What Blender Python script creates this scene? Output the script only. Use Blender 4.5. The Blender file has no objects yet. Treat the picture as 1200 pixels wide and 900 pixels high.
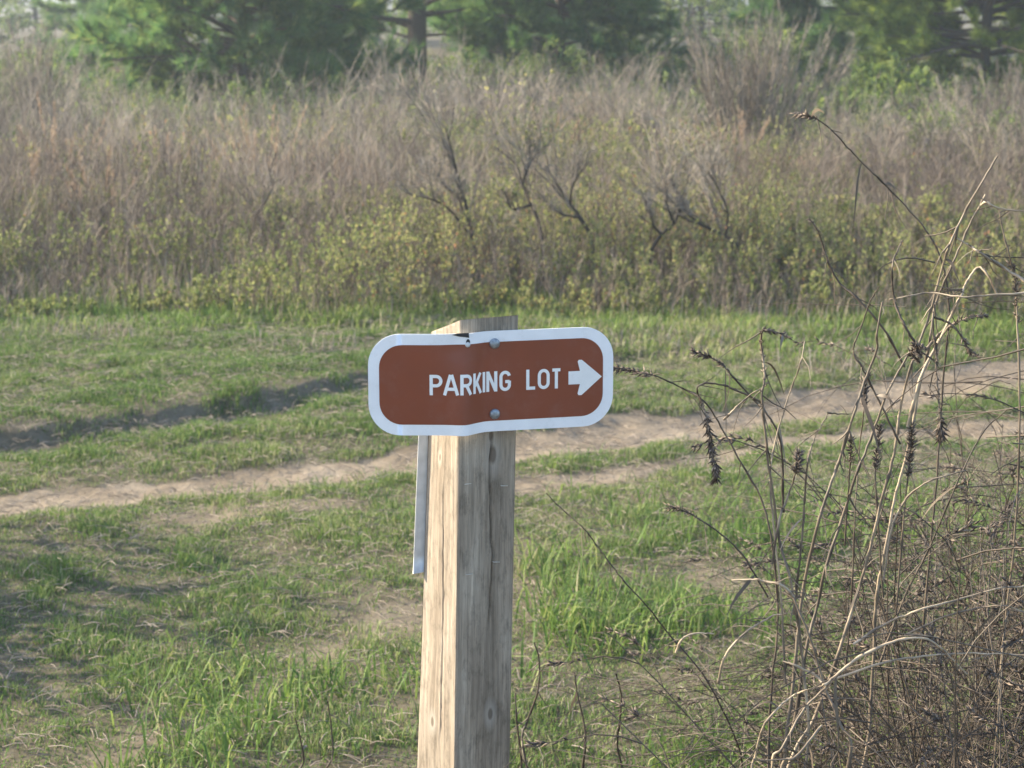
import bpy, math
import numpy as np
rng = np.random.default_rng(7)
R = math.radians
sc = bpy.context.scene
COL = sc.collection

# ------------------------------------------------------------------ camera
F, H, HOR = 2400.0, 1.6, -10.0
pitch = math.atan((450 - HOR) / F)
cp, sp = math.cos(pitch), math.sin(pitch)
def ray(u, v):
    a, b = (u - 600) / F, -(v - 450) / F
    return np.array([a, cp + b * sp, -sp + b * cp])
def P(u, v, Y):
    d = ray(u, v); t = Y / d[1]
    return np.array([0, 0, H]) + d * t
def G(u, v, z=0.0):
    d = ray(u, v); t = (z - H) / d[2]
    return np.array([0, 0, H]) + d * t
def proj(p):
    p = np.asarray(p, float); q = p - np.array([0, 0, H])
    zc = q[..., 1] * cp - q[..., 2] * sp
    return 600 + F * q[..., 0] / zc, 450 - F * (q[..., 1] * sp + q[..., 2] * cp) / zc

cam = bpy.data.cameras.new('camera'); co = bpy.data.objects.new('camera', cam); COL.objects.link(co)
co.location = (0, 0, H); co.rotation_euler = (R(90) - pitch, 0, 0)
cam.sensor_width = 36; cam.lens = 36 * F / 1200; cam.clip_start = .05; cam.clip_end = 3000
cam.dof.use_dof = True; cam.dof.focus_distance = 2.76; cam.dof.aperture_fstop = 14
sc.camera = co

# ------------------------------------------------------------------ light
SUN_EL, SUN_AZ = R(29), R(-72)        # azimuth measured from +Y clockwise (towards +X)
sd = np.array([math.sin(SUN_AZ) * math.cos(SUN_EL), math.cos(SUN_AZ) * math.cos(SUN_EL), math.sin(SUN_EL)])
w = bpy.data.worlds.new('World'); sc.world = w; w.use_nodes = True
nt = w.node_tree; bg = nt.nodes['Background']; sky = nt.nodes.new('ShaderNodeTexSky')
sky.sky_type = 'NISHITA'; sky.sun_disc = False; sky.sun_elevation = SUN_EL; sky.sun_rotation = SUN_AZ
sky.air_density = 1.1; sky.dust_density = 1.4; sky.ozone_density = 1.6
nt.links.new(sky.outputs[0], bg.inputs[0]); bg.inputs[1].default_value = .15
from mathutils import Vector
sl = bpy.data.lights.new('sun', 'SUN'); sl.energy = 5.0; sl.angle = R(.6); sl.color = (1, .86, .62)
so = bpy.data.objects.new('sun', sl); COL.objects.link(so)
so.rotation_euler = Vector(sd).to_track_quat('Z', 'Y').to_euler(); so.location = (-20, 10, 20)
vs = sc.view_settings
vs.view_transform = 'Standard'; vs.look = 'None'; vs.gamma = 1; vs.use_curve_mapping = False; vs.exposure = 1.48

# ------------------------------------------------------------------ helpers
def tag(o, label=None, cat=None, group=None, kind=None):
    if label: o['label'] = label
    if cat: o['category'] = cat
    if group: o['group'] = group
    if kind: o['kind'] = kind
    return o
def empty(name, loc, label=None, cat=None, group=None, rz=0):
    o = bpy.data.objects.new(name, None); COL.objects.link(o); o.location = loc; o.rotation_euler = (0, 0, rz)
    o.empty_display_size = .1
    return tag(o, label, cat, group)
def copy_tree(o, parent=None):
    c = o.copy(); COL.objects.link(c)
    if parent is not None: c.parent = parent
    for ch in list(o.children): copy_tree(ch, c)
    return c

class MB:
    """collects numpy geometry, then links it as one mesh object"""
    def __init__(s): s.V = []; s.T = []; s.Q = []; s.A = []; s.U = []; s.n = 0
    def add(s, V, T=None, Q=None, a=None, uv=None):
        V = np.asarray(V, float).reshape(-1, 3)
        if T is not None and len(T): s.T.append(np.asarray(T, np.int64) + s.n)
        if Q is not None and len(Q): s.Q.append(np.asarray(Q, np.int64) + s.n)
        s.V.append(V); s.n += len(V)
        s.A.append(np.full(len(V), .5) if a is None else np.broadcast_to(np.asarray(a, float), (len(V),)))
        s.U.append(np.zeros((len(V), 2)) if uv is None else np.asarray(uv, float))
    def build(s, name, mat, parent=None, smooth=True, loc=(0, 0, 0)):
        V = np.concatenate(s.V) - np.asarray(loc, float)
        T = np.concatenate(s.T) if s.T else np.zeros((0, 3), np.int64)
        Q = np.concatenate(s.Q) if s.Q else np.zeros((0, 4), np.int64)
        me = bpy.data.meshes.new(name)
        me.vertices.add(len(V)); me.vertices.foreach_set('co', V.astype(np.float32).ravel())
        idx = np.concatenate([T.ravel(), Q.ravel()]).astype(np.int32)
        me.loops.add(len(idx)); me.loops.foreach_set('vertex_index', idx)
        nf = len(T) + len(Q); me.polygons.add(nf)
        st = np.concatenate([np.arange(len(T)) * 3, len(T) * 3 + np.arange(len(Q)) * 4]).astype(np.int32)
        me.polygons.foreach_set('loop_start', st)
        me.update(calc_edges=True)
        if smooth: me.polygons.foreach_set('use_smooth', np.ones(nf, bool))
        at = me.attributes.new('rnd', 'FLOAT', 'POINT'); at.data.foreach_set('value', np.concatenate(s.A).astype(np.float32))
        U = np.concatenate(s.U)
        if U.any():
            uv = me.uv_layers.new(name='UVMap'); uv.data.foreach_set('uv', U[idx].astype(np.float32).ravel())
        me.materials.append(mat); me.validate(clean_customdata=False)
        o = bpy.data.objects.new(name, me); COL.objects.link(o); o.location = loc
        if parent is not None: o.parent = parent
        return o

def norm(v): return v / np.maximum(np.linalg.norm(v, axis=-1, keepdims=True), 1e-9)
def rdir(n):
    v = rng.normal(size=(n, 3)); return norm(v)

def tubes(mb, Pts, Rad, sides=3, a=.5):
    """Pts (N,K,3), Rad (N,K)"""
    Pts = np.asarray(Pts, float); N, K, _ = Pts.shape
    Rad = np.broadcast_to(np.asarray(Rad, float), (N, K))
    T = np.gradient(Pts, axis=1); T = norm(T)
    ref = np.where(np.abs(T[..., 2:3]) > .9, np.array([1., 0, 0]), np.array([0., 0, 1.]))
    ref = ref[:, :1].repeat(K, 1)
    A = norm(np.cross(T, ref)); B = np.cross(T, A)
    an = np.arange(sides) * 2 * math.pi / sides
    ring = Pts[:, :, None] + Rad[:, :, None, None] * (np.cos(an)[:, None] * A[:, :, None] + np.sin(an)[:, None] * B[:, :, None])
    V = ring.reshape(-1, 3)
    base = (np.arange(N) * K * sides)[:, None, None] + (np.arange(K - 1) * sides)[None, :, None]
    i = np.arange(sides)[None, None]; j = (i + 1) % sides
    Q = np.stack([base + i, base + j, base + sides + j, base + sides + i], -1).reshape(-1, 4)
    if np.ndim(a) == 2: a = np.repeat(np.asarray(a, float), sides, axis=1).ravel()
    else: a = np.broadcast_to(np.asarray(a, float).reshape(-1, 1) if np.ndim(a) else a, (N, K * sides)).ravel()
    mb.add(V, Q=Q, a=a)

def blades(mb, root, h, w, lean, az, a, curl=1.0):
    """grass blades: 5 verts each"""
    N = len(root); up = np.array([0, 0, 1.])
    ld = np.stack([np.cos(az), np.sin(az), np.zeros(N)], 1)
    ps = az + rng.uniform(.6, 2.6, N)
    wd = np.stack([np.cos(ps), np.sin(ps), np.zeros(N)], 1) * (w / 2)[:, None]
    m = root + up * (h * .62)[:, None] + ld * (h * lean * .35)[:, None]
    t = root + up * (h * np.clip(1.05 - lean * .35 * curl, .15, 1))[:, None] + ld * (h * lean)[:, None]
    V = np.stack([root - wd, root + wd, m - wd * .75, m + wd * .75, t], 1).reshape(-1, 3)
    b = (np.arange(N) * 5)[:, None]
    T = np.concatenate([b + [0, 1, 3], b + [0, 3, 2], b + [2, 3, 4]], 1).reshape(-1, 3)
    mb.add(V, T=T, a=np.repeat(a, 5))

def leaves(mb, c, L, W, a, d=None):
    """diamond leaves folded along the midrib"""
    N = len(c)
    if d is None: d = rdir(N)
    s = norm(np.cross(d, rdir(N))); n = np.cross(d, s)
    L = np.asarray(L)[:, None] if np.ndim(L) else L; W = np.asarray(W)[:, None] if np.ndim(W) else W
    V = np.stack([c, c + d * L * .45 + s * W * .5 + n * W * .15, c + d * L, c + d * L * .45 - s * W * .5 + n * W * .15], 1).reshape(-1, 3)
    b = (np.arange(N) * 4)[:, None]
    T = np.concatenate([b + [0, 1, 2], b + [0, 2, 3]], 1).reshape(-1, 3)
    mb.add(V, T=T, a=np.repeat(a, 4))

def needles(mb, c, d, n, L, W, a, spread=.75):
    """tufts: n flat needles from each centre c around direction d"""
    N = len(c); C = np.repeat(c, n, 0); D = norm(np.repeat(d, n, 0) + rdir(N * n) * spread)
    ln = L * rng.uniform(.7, 1.1, N * n)[:, None]
    s = norm(np.cross(D, rdir(N * n))) * W * .5
    C = C + np.repeat(d, n, 0) * rng.uniform(-.1, .05, (N * n, 1))
    V = np.stack([C - s, C + s, C + D * ln], 1).reshape(-1, 3)
    T = np.arange(N * n * 3).reshape(-1, 3)
    mb.add(V, T=T, a=np.repeat(np.repeat(a, n), 3))

def spindles(mb, c, d, L, r, a, sides=4):
    """seed pods: pointed both ends"""
    N = len(c); s = norm(np.cross(d, rdir(N))); t = np.cross(d, s)
    L = np.broadcast_to(L, (N,))[:, None]; r = np.broadcast_to(r, (N,))[:, None]
    vs_ = [c]
    for k in range(sides):
        an = 2 * math.pi * k / sides; vs_.append(c + d * L * .4 + (s * math.cos(an) + t * math.sin(an)) * r)
    vs_.append(c + d * L)
    V = np.stack(vs_, 1).reshape(-1, 3); b = (np.arange(N) * (sides + 2))[:, None]; T = []
    for k in range(sides):
        k2 = (k + 1) % sides
        T += [b + [0, 1 + k2, 1 + k], b + [1 + k, 1 + k2, sides + 1]]
    mb.add(V, T=np.concatenate(T, 1).reshape(-1, 3), a=np.repeat(np.broadcast_to(a, (N,)), sides + 2))

def smooth_path(pts, n=6):
    """Catmull-Rom through pts"""
    p = np.asarray(pts, float)
    if len(p) < 3: return np.linspace(p[0], p[-1], max(n, 2))
    q = np.vstack([2 * p[0] - p[1], p, 2 * p[-1] - p[-2]]); out = []
    for i in range(1, len(q) - 2):
        for t in np.linspace(0, 1, n, endpoint=False):
            out.append(.5 * ((2 * q[i]) + (q[i + 1] - q[i - 1]) * t + (2 * q[i - 1] - 5 * q[i] + 4 * q[i + 1] - q[i + 2]) * t * t
                             + (3 * q[i] - q[i - 1] - 3 * q[i + 1] + q[i + 2]) * t ** 3))
    out.append(p[-1]); return np.array(out)

def vn(x, y, seed=0):
    xi, yi = np.floor(x).astype(np.int64), np.floor(y).astype(np.int64); fx, fy = x - xi, y - yi
    fx = fx * fx * (3 - 2 * fx); fy = fy * fy * (3 - 2 * fy)
    def h(a, b):
        n = (a * 374761393 + b * 668265263 + seed * 974634777) & 0xffffffff
        n = ((n ^ (n >> 13)) * 1274126177) & 0xffffffff
        return ((n ^ (n >> 16)) & 0xffff) / 65535.0
    return (h(xi, yi) * (1 - fx) + h(xi + 1, yi) * fx) * (1 - fy) + (h(xi, yi + 1) * (1 - fx) + h(xi + 1, yi + 1) * fx) * fy
def fbm(x, y, s=0, o=4):
    r, a, t = 0, 1, 0
    for k in range(o): r = r + a * vn(x * 2 ** k, y * 2 ** k, s + k * 17); t += a; a *= .5
    return r / t

# ------------------------------------------------------------------ materials
def ramp(nt_, stops, src):
    r = nt_.nodes.new('ShaderNodeValToRGB'); e = r.color_ramp.elements
    while len(e) < len(stops): e.new(.5)
    for i, (p, c) in enumerate(stops): e[i].position = p; e[i].color = (*c, 1)
    nt_.links.new(src, r.inputs[0]); return r.outputs[0]
def foliage_mat(name, stops, trans=.35, rough=.6, spec=.25):
    m = bpy.data.materials.new(name); m.use_nodes = True; n = m.node_tree; b = n.nodes['Principled BSDF']; L = n.links
    at = n.nodes.new('ShaderNodeAttribute'); at.attribute_name = 'rnd'
    c = ramp(n, stops, at.outputs['Fac'])
    nz = n.nodes.new('ShaderNodeTexNoise'); nz.inputs['Scale'].default_value = 60; nz.inputs['Detail'].default_value = 3
    tc = n.nodes.new('ShaderNodeTexCoord'); L.new(tc.outputs['Object'], nz.inputs['Vector'])
    hs = n.nodes.new('ShaderNodeHueSaturation'); mr = n.nodes.new('ShaderNodeMapRange')
    mr.inputs['From Min'].default_value = .3; mr.inputs['From Max'].default_value = .7; mr.inputs['To Min'].default_value = .8; mr.inputs['To Max'].default_value = 1.2
    L.new(nz.outputs['Fac'], mr.inputs['Value']); L.new(mr.outputs[0], hs.inputs['Value']); L.new(c, hs.inputs['Color'])
    L.new(hs.outputs[0], b.inputs['Base Color']); b.inputs['Roughness'].default_value = rough
    b.inputs['Specular IOR Level'].default_value = spec
    if trans > 0:
        tr = n.nodes.new('ShaderNodeBsdfTranslucent'); L.new(hs.outputs[0], tr.inputs['Color'])
        mx = n.nodes.new('ShaderNodeMixShader'); mx.inputs[0].default_value = trans
        L.new(b.outputs[0], mx.inputs[1]); L.new(tr.outputs[0], mx.inputs[2]); L.new(mx.outputs[0], n.nodes['Material Output'].inputs[0])
    return m
def plain_mat(name, col, rough=.5, metal=0, noise=0, nscale=20, bump=0):
    m = bpy.data.materials.new(name); m.use_nodes = True; n = m.node_tree; b = n.nodes['Principled BSDF']; L = n.links
    b.inputs['Roughness'].default_value = rough; b.inputs['Metallic'].default_value = metal
    tc = n.nodes.new('ShaderNodeTexCoord'); nz = n.nodes.new('ShaderNodeTexNoise'); nz.inputs['Scale'].default_value = nscale; nz.inputs['Detail'].default_value = 6
    L.new(tc.outputs['Object'], nz.inputs['Vector'])
    c = ramp(n, [(.3, tuple(x * (1 - noise) for x in col)), (.7, tuple(min(1, x * (1 + noise * .6)) for x in col))], nz.outputs['Fac'])
    L.new(c, b.inputs['Base Color'])
    if bump:
        bm_ = n.nodes.new('ShaderNodeBump'); bm_.inputs['Strength'].default_value = bump; bm_.inputs['Distance'].default_value = .001
        L.new(nz.outputs['Fac'], bm_.inputs['Height']); L.new(bm_.outputs[0], b.inputs['Normal'])
    return m

M = {}
M['grass'] = foliage_mat('grass_blades', [(0, (.05, .11, .03)), (.35, (.105, .185, .045)), (.62, (.19, .255, .07)), (.82, (.31, .31, .15)), (1, (.44, .40, .28))], .42)
M['lush'] = foliage_mat('lush_grass', [(0, (.06, .12, .03)), (.4, (.13, .215, .048)), (.7, (.23, .29, .08)), (.88, (.33, .32, .15)), (1, (.45, .41, .28))], .42)
M['straw'] = foliage_mat('dry_straw', [(0, (.13, .10, .085)), (.5, (.27, .22, .18)), (1, (.46, .39, .33))], .25)
M['forb'] = foliage_mat('forb_leaves', [(0, (.08, .12, .035)), (.35, (.17, .205, .07)), (.75, (.33, .335, .13)), (.93, (.42, .36, .16)), (1, (.34, .17, .09))], .5)
M['stemred'] = foliage_mat('red_brown_stems', [(0, (.06, .043, .038)), (.5, (.175, .135, .11)), (1, (.36, .29, .225))], 0)
M['twig'] = foliage_mat('grey_twigs', [(0, (.06, .05, .042)), (.5, (.21, .175, .145)), (1, (.44, .375, .30))], 0)
M['bark'] = foliage_mat('dark_bark', [(0, (.022, .018, .016)), (1, (.055, .045, .04))], 0, .85)
M['pinebark'] = foliage_mat('pine_bark', [(0, (.05, .04, .035)), (1, (.12, .095, .08))], 0, .9)
M['needle'] = foliage_mat('pine_needles', [(0, (.06, .14, .05)), (.5, (.12, .23, .07)), (.85, (.24, .34, .09)), (1, (.38, .44, .12))], .5)
M['needley'] = foliage_mat('pale_sunlit_needles', [(0, (.12, .20, .04)), (.5, (.27, .35, .075)), (1, (.42, .46, .12))], .5)  # lighter needles: sunlight on the right pine put into the colour
M['farleaf'] = foliage_mat('far_leaves', [(0, (.07, .12, .035)), (.5, (.16, .23, .06)), (1, (.30, .35, .10))], .5)
M['undergrowth'] = foliage_mat('undergrowth_leaves', [(0, (.07, .12, .04)), (.5, (.16, .21, .075)), (1, (.29, .33, .12))], .45)
M['plume'] = foliage_mat('tan_plumes', [(0, (.24, .16, .10)), (.5, (.38, .27, .18)), (1, (.52, .40, .29))], .35)
M['deadstem'] = foliage_mat('dead_stems', [(0, (.04, .029, .022)), (.4, (.09, .068, .05)), (.75, (.19, .148, .108)), (1, (.40, .32, .23))], 0, .55, .35)
M['pod'] = foliage_mat('dark_seed_pods', [(0, (.04, .03, .027)), (.5, (.10, .076, .062)), (1, (.30, .235, .18))], 0, .6, .3)
M['white'] = plain_mat('white_sign_sheeting', (.80, .81, .84), .38, 0, .06, 30)
M['letter'] = plain_mat('white_lettering', (.80, .80, .80), .4, 0, .05, 50)
M['brown'] = plain_mat('brown_sign_sheeting', (.205, .045, .017), .42, 0, .09, 14)
M['galv'] = plain_mat('galvanised_bolt', (.30, .33, .37), .45, .8, .35, 300, .4)
M['alu'] = plain_mat('grey_metal_edge', (.55, .56, .58), .4, .3, .15, 60)
M['staple'] = plain_mat('staple_wire', (.7, .68, .65), .35, .9, .1)
M['polegrey'] = plain_mat('weathered_pole', (.11, .11, .115), .8, 0, .3, 30)
M['dark'] = plain_mat('torn_edge', (.03, .028, .028), .8)

def scuff(m, sc_, lo, amt, col):
    n = m.node_tree; L = n.links; b = n.nodes['Principled BSDF']; src = b.inputs['Base Color'].links[0].from_socket
    tc = n.nodes.new('ShaderNodeTexCoord'); nz = n.nodes.new('ShaderNodeTexNoise'); nz.inputs['Scale'].default_value = sc_; nz.inputs['Detail'].default_value = 10; nz.inputs['Roughness'].default_value = .75
    L.new(tc.outputs['Object'], nz.inputs['Vector']); f = ramp(n, [(lo, (0, 0, 0)), (lo + .16, (amt,) * 3)], nz.outputs['Fac'])
    mx = n.nodes.new('ShaderNodeMix'); mx.data_type = 'RGBA'; L.new(f, mx.inputs[0]); L.new(src, mx.inputs[6]); mx.inputs[7].default_value = (*col, 1); L.new(mx.outputs[2], b.inputs['Base Color'])
    rr = ramp(n, [(.35, (.32,) * 3), (.65, (.55,) * 3)], nz.outputs['Fac']); L.new(rr, b.inputs['Roughness'])
scuff(M['brown'], 38, .52, .08, (.36, .27, .22)); scuff(M['white'], 55, .54, .22, (.42, .40, .36)); scuff(M['letter'], 80, .56, .2, (.45, .36, .30))
def ground_mat():
    m = bpy.data.materials.new('ground_soil'); m.use_nodes = True; n = m.node_tree; b = n.nodes['Principled BSDF']; L = n.links
    at = n.nodes.new('ShaderNodeAttribute'); at.attribute_name = 'rnd'
    tc = n.nodes.new('ShaderNodeTexCoord')
    def nz(s, d=8, r=.6):
        x = n.nodes.new('ShaderNodeTexNoise'); x.inputs['Scale'].default_value = s; x.inputs['Detail'].default_value = d; x.inputs['Roughness'].default_value = r
        L.new(tc.outputs['Object'], x.inputs['Vector']); return x.outputs['Fac']
    sand = ramp(n, [(.28, (.165, .135, .10)), (.5, (.24, .20, .152)), (.72, (.31, .265, .21))], nz(3.5))
    fine = ramp(n, [(.3, (.72, .70, .68)), (.7, (1.12, 1.1, 1.08))], nz(90, 6, .7))
    mu = n.nodes.new('ShaderNodeMix'); mu.data_type = 'RGBA'; mu.blend_type = 'MULTIPLY'; mu.inputs[0].default_value = 1
    L.new(sand, mu.inputs[6]); L.new(fine, mu.inputs[7])
    thatch = ramp(n, [(.3, (.05, .042, .03)), (.5, (.11, .095, .065)), (.7, (.20, .175, .13))], nz(22, 8, .75))
    mx = n.nodes.new('ShaderNodeMix'); mx.data_type = 'RGBA'
    L.new(at.outputs['Fac'], mx.inputs[0]); L.new(thatch, mx.inputs[6]); L.new(mu.outputs[2], mx.inputs[7])
    L.new(mx.outputs[2], b.inputs['Base Color']); b.inputs['Roughness'].default_value = .95; b.inputs['Specular IOR Level'].default_value = .1
    bp = n.nodes.new('ShaderNodeBump'); bp.inputs['Strength'].default_value = .9; bp.inputs['Distance'].default_value = .012
    L.new(nz(28, 10, .7), bp.inputs['Height']); L.new(bp.outputs[0], b.inputs['Normal'])
    return m
M['ground'] = ground_mat()

def wood_mat():
    m = bpy.data.materials.new('weathered_pine_post'); m.use_nodes = True; n = m.node_tree; b = n.nodes['Principled BSDF']; L = n.links
    uv = n.nodes.new('ShaderNodeUVMap'); uv.uv_map = 'UVMap'
    def val(op, a, b_=None):
        x = n.nodes.new('ShaderNodeMath'); x.operation = op
        for i, q in enumerate((a, b_)):
            if q is None: continue
            if isinstance(q, (int, float)): x.inputs[i].default_value = q
            else: L.new(q, x.inputs[i])
        return x.outputs[0]
    def mapn(sx, sy, scale, det=8, rough=.6, dist=0):
        mp = n.nodes.new('ShaderNodeMapping'); mp.inputs['Scale'].default_value = (sx, sy, 1); L.new(uv.outputs[0], mp.inputs[0])
        x = n.nodes.new('ShaderNodeTexNoise'); x.inputs['Scale'].default_value = scale; x.inputs['Detail'].default_value = det
        x.inputs['Roughness'].default_value = rough; x.inputs['Distortion'].default_value = dist
        L.new(mp.outputs[0], x.inputs['Vector']); return x.outputs['Fac']
    sx = n.nodes.new('ShaderNodeSeparateXYZ'); L.new(uv.outputs[0], sx.inputs[0]); U, Vv = sx.outputs[0], sx.outputs[1]
    # knots bend the grain
    warp = None; core = None; halo = None
    for (ku, kv, kr) in KNOTS:
        du = val('SUBTRACT', U, ku); dv = val('MULTIPLY', val('SUBTRACT', Vv, kv), .45)
        d = val('SQRT', val('ADD', val('MULTIPLY', du, du), val('MULTIPLY', dv, dv)))
        e = val('MULTIPLY', du, val('EXPONENT', val('MULTIPLY', d, -1 / kr)))
        warp = e if warp is None else val('ADD', warp, e)
        c_ = n.nodes.new('ShaderNodeMapRange'); c_.inputs['From Min'].default_value = kr * .35; c_.inputs['From Max'].default_value = kr * .6
        c_.inputs['To Min'].default_value = 1; c_.inputs['To Max'].default_value = 0; L.new(d, c_.inputs['Value'])
        core = c_.outputs[0] if core is None else val('MAXIMUM', core, c_.outputs[0])
        h_ = n.nodes.new('ShaderNodeMapRange'); h_.inputs['From Min'].default_value = kr * .4; h_.inputs['From Max'].default_value = kr * 1.6
        h_.inputs['To Min'].default_value = 1; h_.inputs['To Max'].default_value = 0; L.new(d, h_.inputs['Value'])
        halo = h_.outputs[0] if halo is None else val('MAXIMUM', halo, h_.outputs[0])
    big = mapn(12, 1.6, 1, 3, .5); med = mapn(45, 2.2, 1, 4, .6)
    gu = val('ADD', val('SUBTRACT', U, val('MULTIPLY', warp, .95)), val('ADD', val('MULTIPLY', big, .05), val('MULTIPLY', med, .016)))
    s1 = val('SINE', val('MULTIPLY', gu, 620)); grain = val('MULTIPLY', val('ADD', s1, 1), .5)
    fib = mapn(420, 7, 1, 6, .7); blot = mapn(16, 4, 1, 6, .62)
    # base: tan tones on the left face, grey brown tones on the right face (rnd attribute says which)
    at = n.nodes.new('ShaderNodeAttribute'); at.attribute_name = 'rnd'
    tan = ramp(n, [(.3, (.23, .185, .142)), (.5, (.305, .255, .205)), (.7, (.37, .32, .27))], blot)
    gry = ramp(n, [(.3, (.185, .15, .115)), (.5, (.33, .275, .215)), (.68, (.46, .40, .325))], blot)
    mx = n.nodes.new('ShaderNodeMix'); mx.data_type = 'RGBA'; L.new(at.outputs['Fac'], mx.inputs[0]); L.new(tan, mx.inputs[6]); L.new(gry, mx.inputs[7])
    def mul(c, f, lo, hi, p0=.25, p1=.75):
        g = ramp(n, [(p0, (lo,) * 3), (p1, (hi,) * 3)], f); q = n.nodes.new('ShaderNodeMix'); q.data_type = 'RGBA'; q.blend_type = 'MULTIPLY'
        q.inputs[0].default_value = 1; L.new(c, q.inputs[6]); L.new(g, q.inputs[7]); return q.outputs[2]
    c = mul(mx.outputs[2], grain, .90, 1.02); c = mul(c, mapn(1300, 16, 1, 4, .7), .74, 1.14, .34, .62); c = mul(c, mapn(70, 26, 1, 8, .75), .62, 1.04, .34, .50); c = mul(c, mapn(30, 1.3, 1, 5, .7), .72, 1.1, .32, .6); c = mul(c, fib, .70, 1.12, .3, .68)
    # knot halo (lighter) and core (dark)
    q = n.nodes.new('ShaderNodeMix'); q.data_type = 'RGBA'; L.new(val('MULTIPLY', halo, .45), q.inputs[0]); L.new(c, q.inputs[6]); q.inputs[7].default_value = (.48, .45, .40, 1)
    q2 = n.nodes.new('ShaderNodeMix'); q2.data_type = 'RGBA'; L.new(val('MULTIPLY', core, .8), q2.inputs[0]); L.new(q.outputs[2], q2.inputs[6]); q2.inputs[7].default_value = (.10, .075, .055, 1)
    L.new(q2.outputs[2], b.inputs['Base Color']); b.inputs['Roughness'].default_value = .8; b.inputs['Specular IOR Level'].default_value = .2
    hgt = val('ADD', val('MULTIPLY', fib, .9), val('MULTIPLY', grain, .35))
    bp = n.nodes.new('ShaderNodeBump'); bp.inputs['Strength'].default_value = .7; bp.inputs['Distance'].default_value = .0016
    L.new(hgt, bp.inputs['Height']); L.new(bp.outputs[0], b.inputs['Normal'])
    return m

# ------------------------------------------------------------------ ground
def gl(pts): return np.array([G(*p)[:2] for p in pts])
RUT1 = gl([(-260, 545), (0, 522), (150, 503), (300, 481), (430, 458), (560, 442), (720, 425), (900, 405), (1200, 372), (1500, 345)])
RUT2 = gl([(-300, 600), (0, 579), (150, 563), (300, 549), (450, 536), (620, 516), (720, 502), (820, 487), (920, 472), (1030, 455), (1120, 438), (1200, 424), (1500, 385)])
RUT3 = gl([(620, 562), (720, 549), (830, 526), (900, 513), (960, 504), (1060, 499), (1200, 488), (1500, 470)])
RUT3b = gl([(-300, 650), (30, 613), (200, 598), (330, 590), (480, 580), (620, 562)])
PATHF = gl([(40, 960), (140, 890), (230, 842), (350, 775), (455, 722), (480, 716)])
def pdist(x, y, pl):
    best = np.full(x.shape, 1e9); side = np.zeros(x.shape)
    for a, b in zip(pl[:-1], pl[1:]):
        d = b - a; L2 = d @ d; t = np.clip(((x - a[0]) * d[0] + (y - a[1]) * d[1]) / L2, 0, 1)
        dx, dy = x - a[0] - t * d[0], y - a[1] - t * d[1]; dd = np.hypot(dx, dy)
        s = np.sign(d[0] * dy - d[1] * dx)
        m = dd < best; best = np.where(m, dd, best); side = np.where(m, s, side)
    return best, side
def sstep(x, a, b): t = np.clip((x - a) / (b - a), 0, 1); return t * t * (3 - 2 * t)
def terrain(x, y):
    """returns height and bare-soil amount"""
    x = np.asarray(x, float); y = np.asarray(y, float)
    near = (np.abs(x) < 6) & (y > 1) & (y < 14)
    z = (fbm(x * .5, y * .5, 3) - .5) * .10 + (fbm(x * 3, y * 3, 9) - .5) * .035
    z = z * sstep(y, 30, 18) + 0
    dirt = np.zeros_like(z)
    wob = (fbm(x * 2.2, y * 2.2, 21) - .5)
    d1, s1 = pdist(x, y, RUT1); d2, _ = pdist(x, y, RUT2); d3, _ = pdist(x, y, RUT3); d3b, _ = pdist(x, y, RUT3b); dp, _ = pdist(x, y, PATHF)
    fade1 = sstep(x, 1.2, -.4)
    sd1 = d1 * s1 + wob * .16                     # positive: beyond the rut (away from camera)
    z = z + (.05 * sstep(sd1 + (fbm(x * 9, y * 9, 66, 2) - .5) * .07, .06, .12)) * (.35 + .65 * fade1) * sstep(y, 11.5, 8.5)
    z = z - .035 * np.exp(-(sd1 / .14) ** 2) * (.3 + .7 * fade1)
    dirt = np.maximum(dirt, sstep(np.abs(sd1 - .05) + (fbm(x * 5, y * 5, 68) - .5) * .25, .16, .03) * fade1 * .34)  # eroded rut bank: darker soil mix, with its shade put into the colour
    w2 = .14 + .05 * sstep(x, -.6, .3) + .03 * sstep(x, .8, 1.4) + wob * .16
    z = z - .05 * np.exp(-(d2 / .26) ** 2); dirt = np.maximum(dirt, sstep(d2 + (fbm(x * 12, y * 12, 44, 2) - .5) * .09, w2 + .07, w2 - .03))
    w3 = .06 + wob * .26 + .06 * sstep(x, .3, 1.4)
    z = z - .03 * np.exp(-(d3 / .2) ** 2); dirt = np.maximum(dirt, sstep(d3, w3 + .09, w3 - .02))
    dirt = np.maximum(dirt, sstep(d3b + wob * .6 + .03, .08, -.02) * .6)
    dirt = np.maximum(dirt, sstep(dp + wob * .28 + (fbm(x * 10, y * 10, 47, 2) - .5) * .14, .20, .03) * .58)
    # worn spots in the near turf
    sp_ = fbm(x * 1.7, y * 1.1, 55); dirt = np.maximum(dirt, sstep(sp_, .66, .80) * .35 * sstep(y, 9.3, 7.5))
    z = z + (fbm(x * 14, y * 14, 31, 3) - .5) * .02 * (.4 + dirt)
    return z, dirt
def bank(x, y):
    d1, s1 = pdist(x, y, RUT1); sd1 = d1 * s1
    return sstep(np.abs(sd1 - .06 + (fbm(x * 5, y * 5, 68) - .5) * .2), .10, .03) * sstep(x, .5, -.6) * sstep(fbm(x * 6, y * 6, 88, 3), .36, .52)
def grow(a, b, s0, k):
    out = [a]; s = s0
    while out[-1] < b: out.append(out[-1] + s); s *= k
    return np.array(out)
xr = np.concatenate([np.arange(-4.2, 4.2, .026), grow(4.2, 500, .04, 1.16)]); xs = np.concatenate([-grow(4.2, 500, .04, 1.16)[::-1], xr])
xs = np.unique(np.round(xs, 4))
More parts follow.
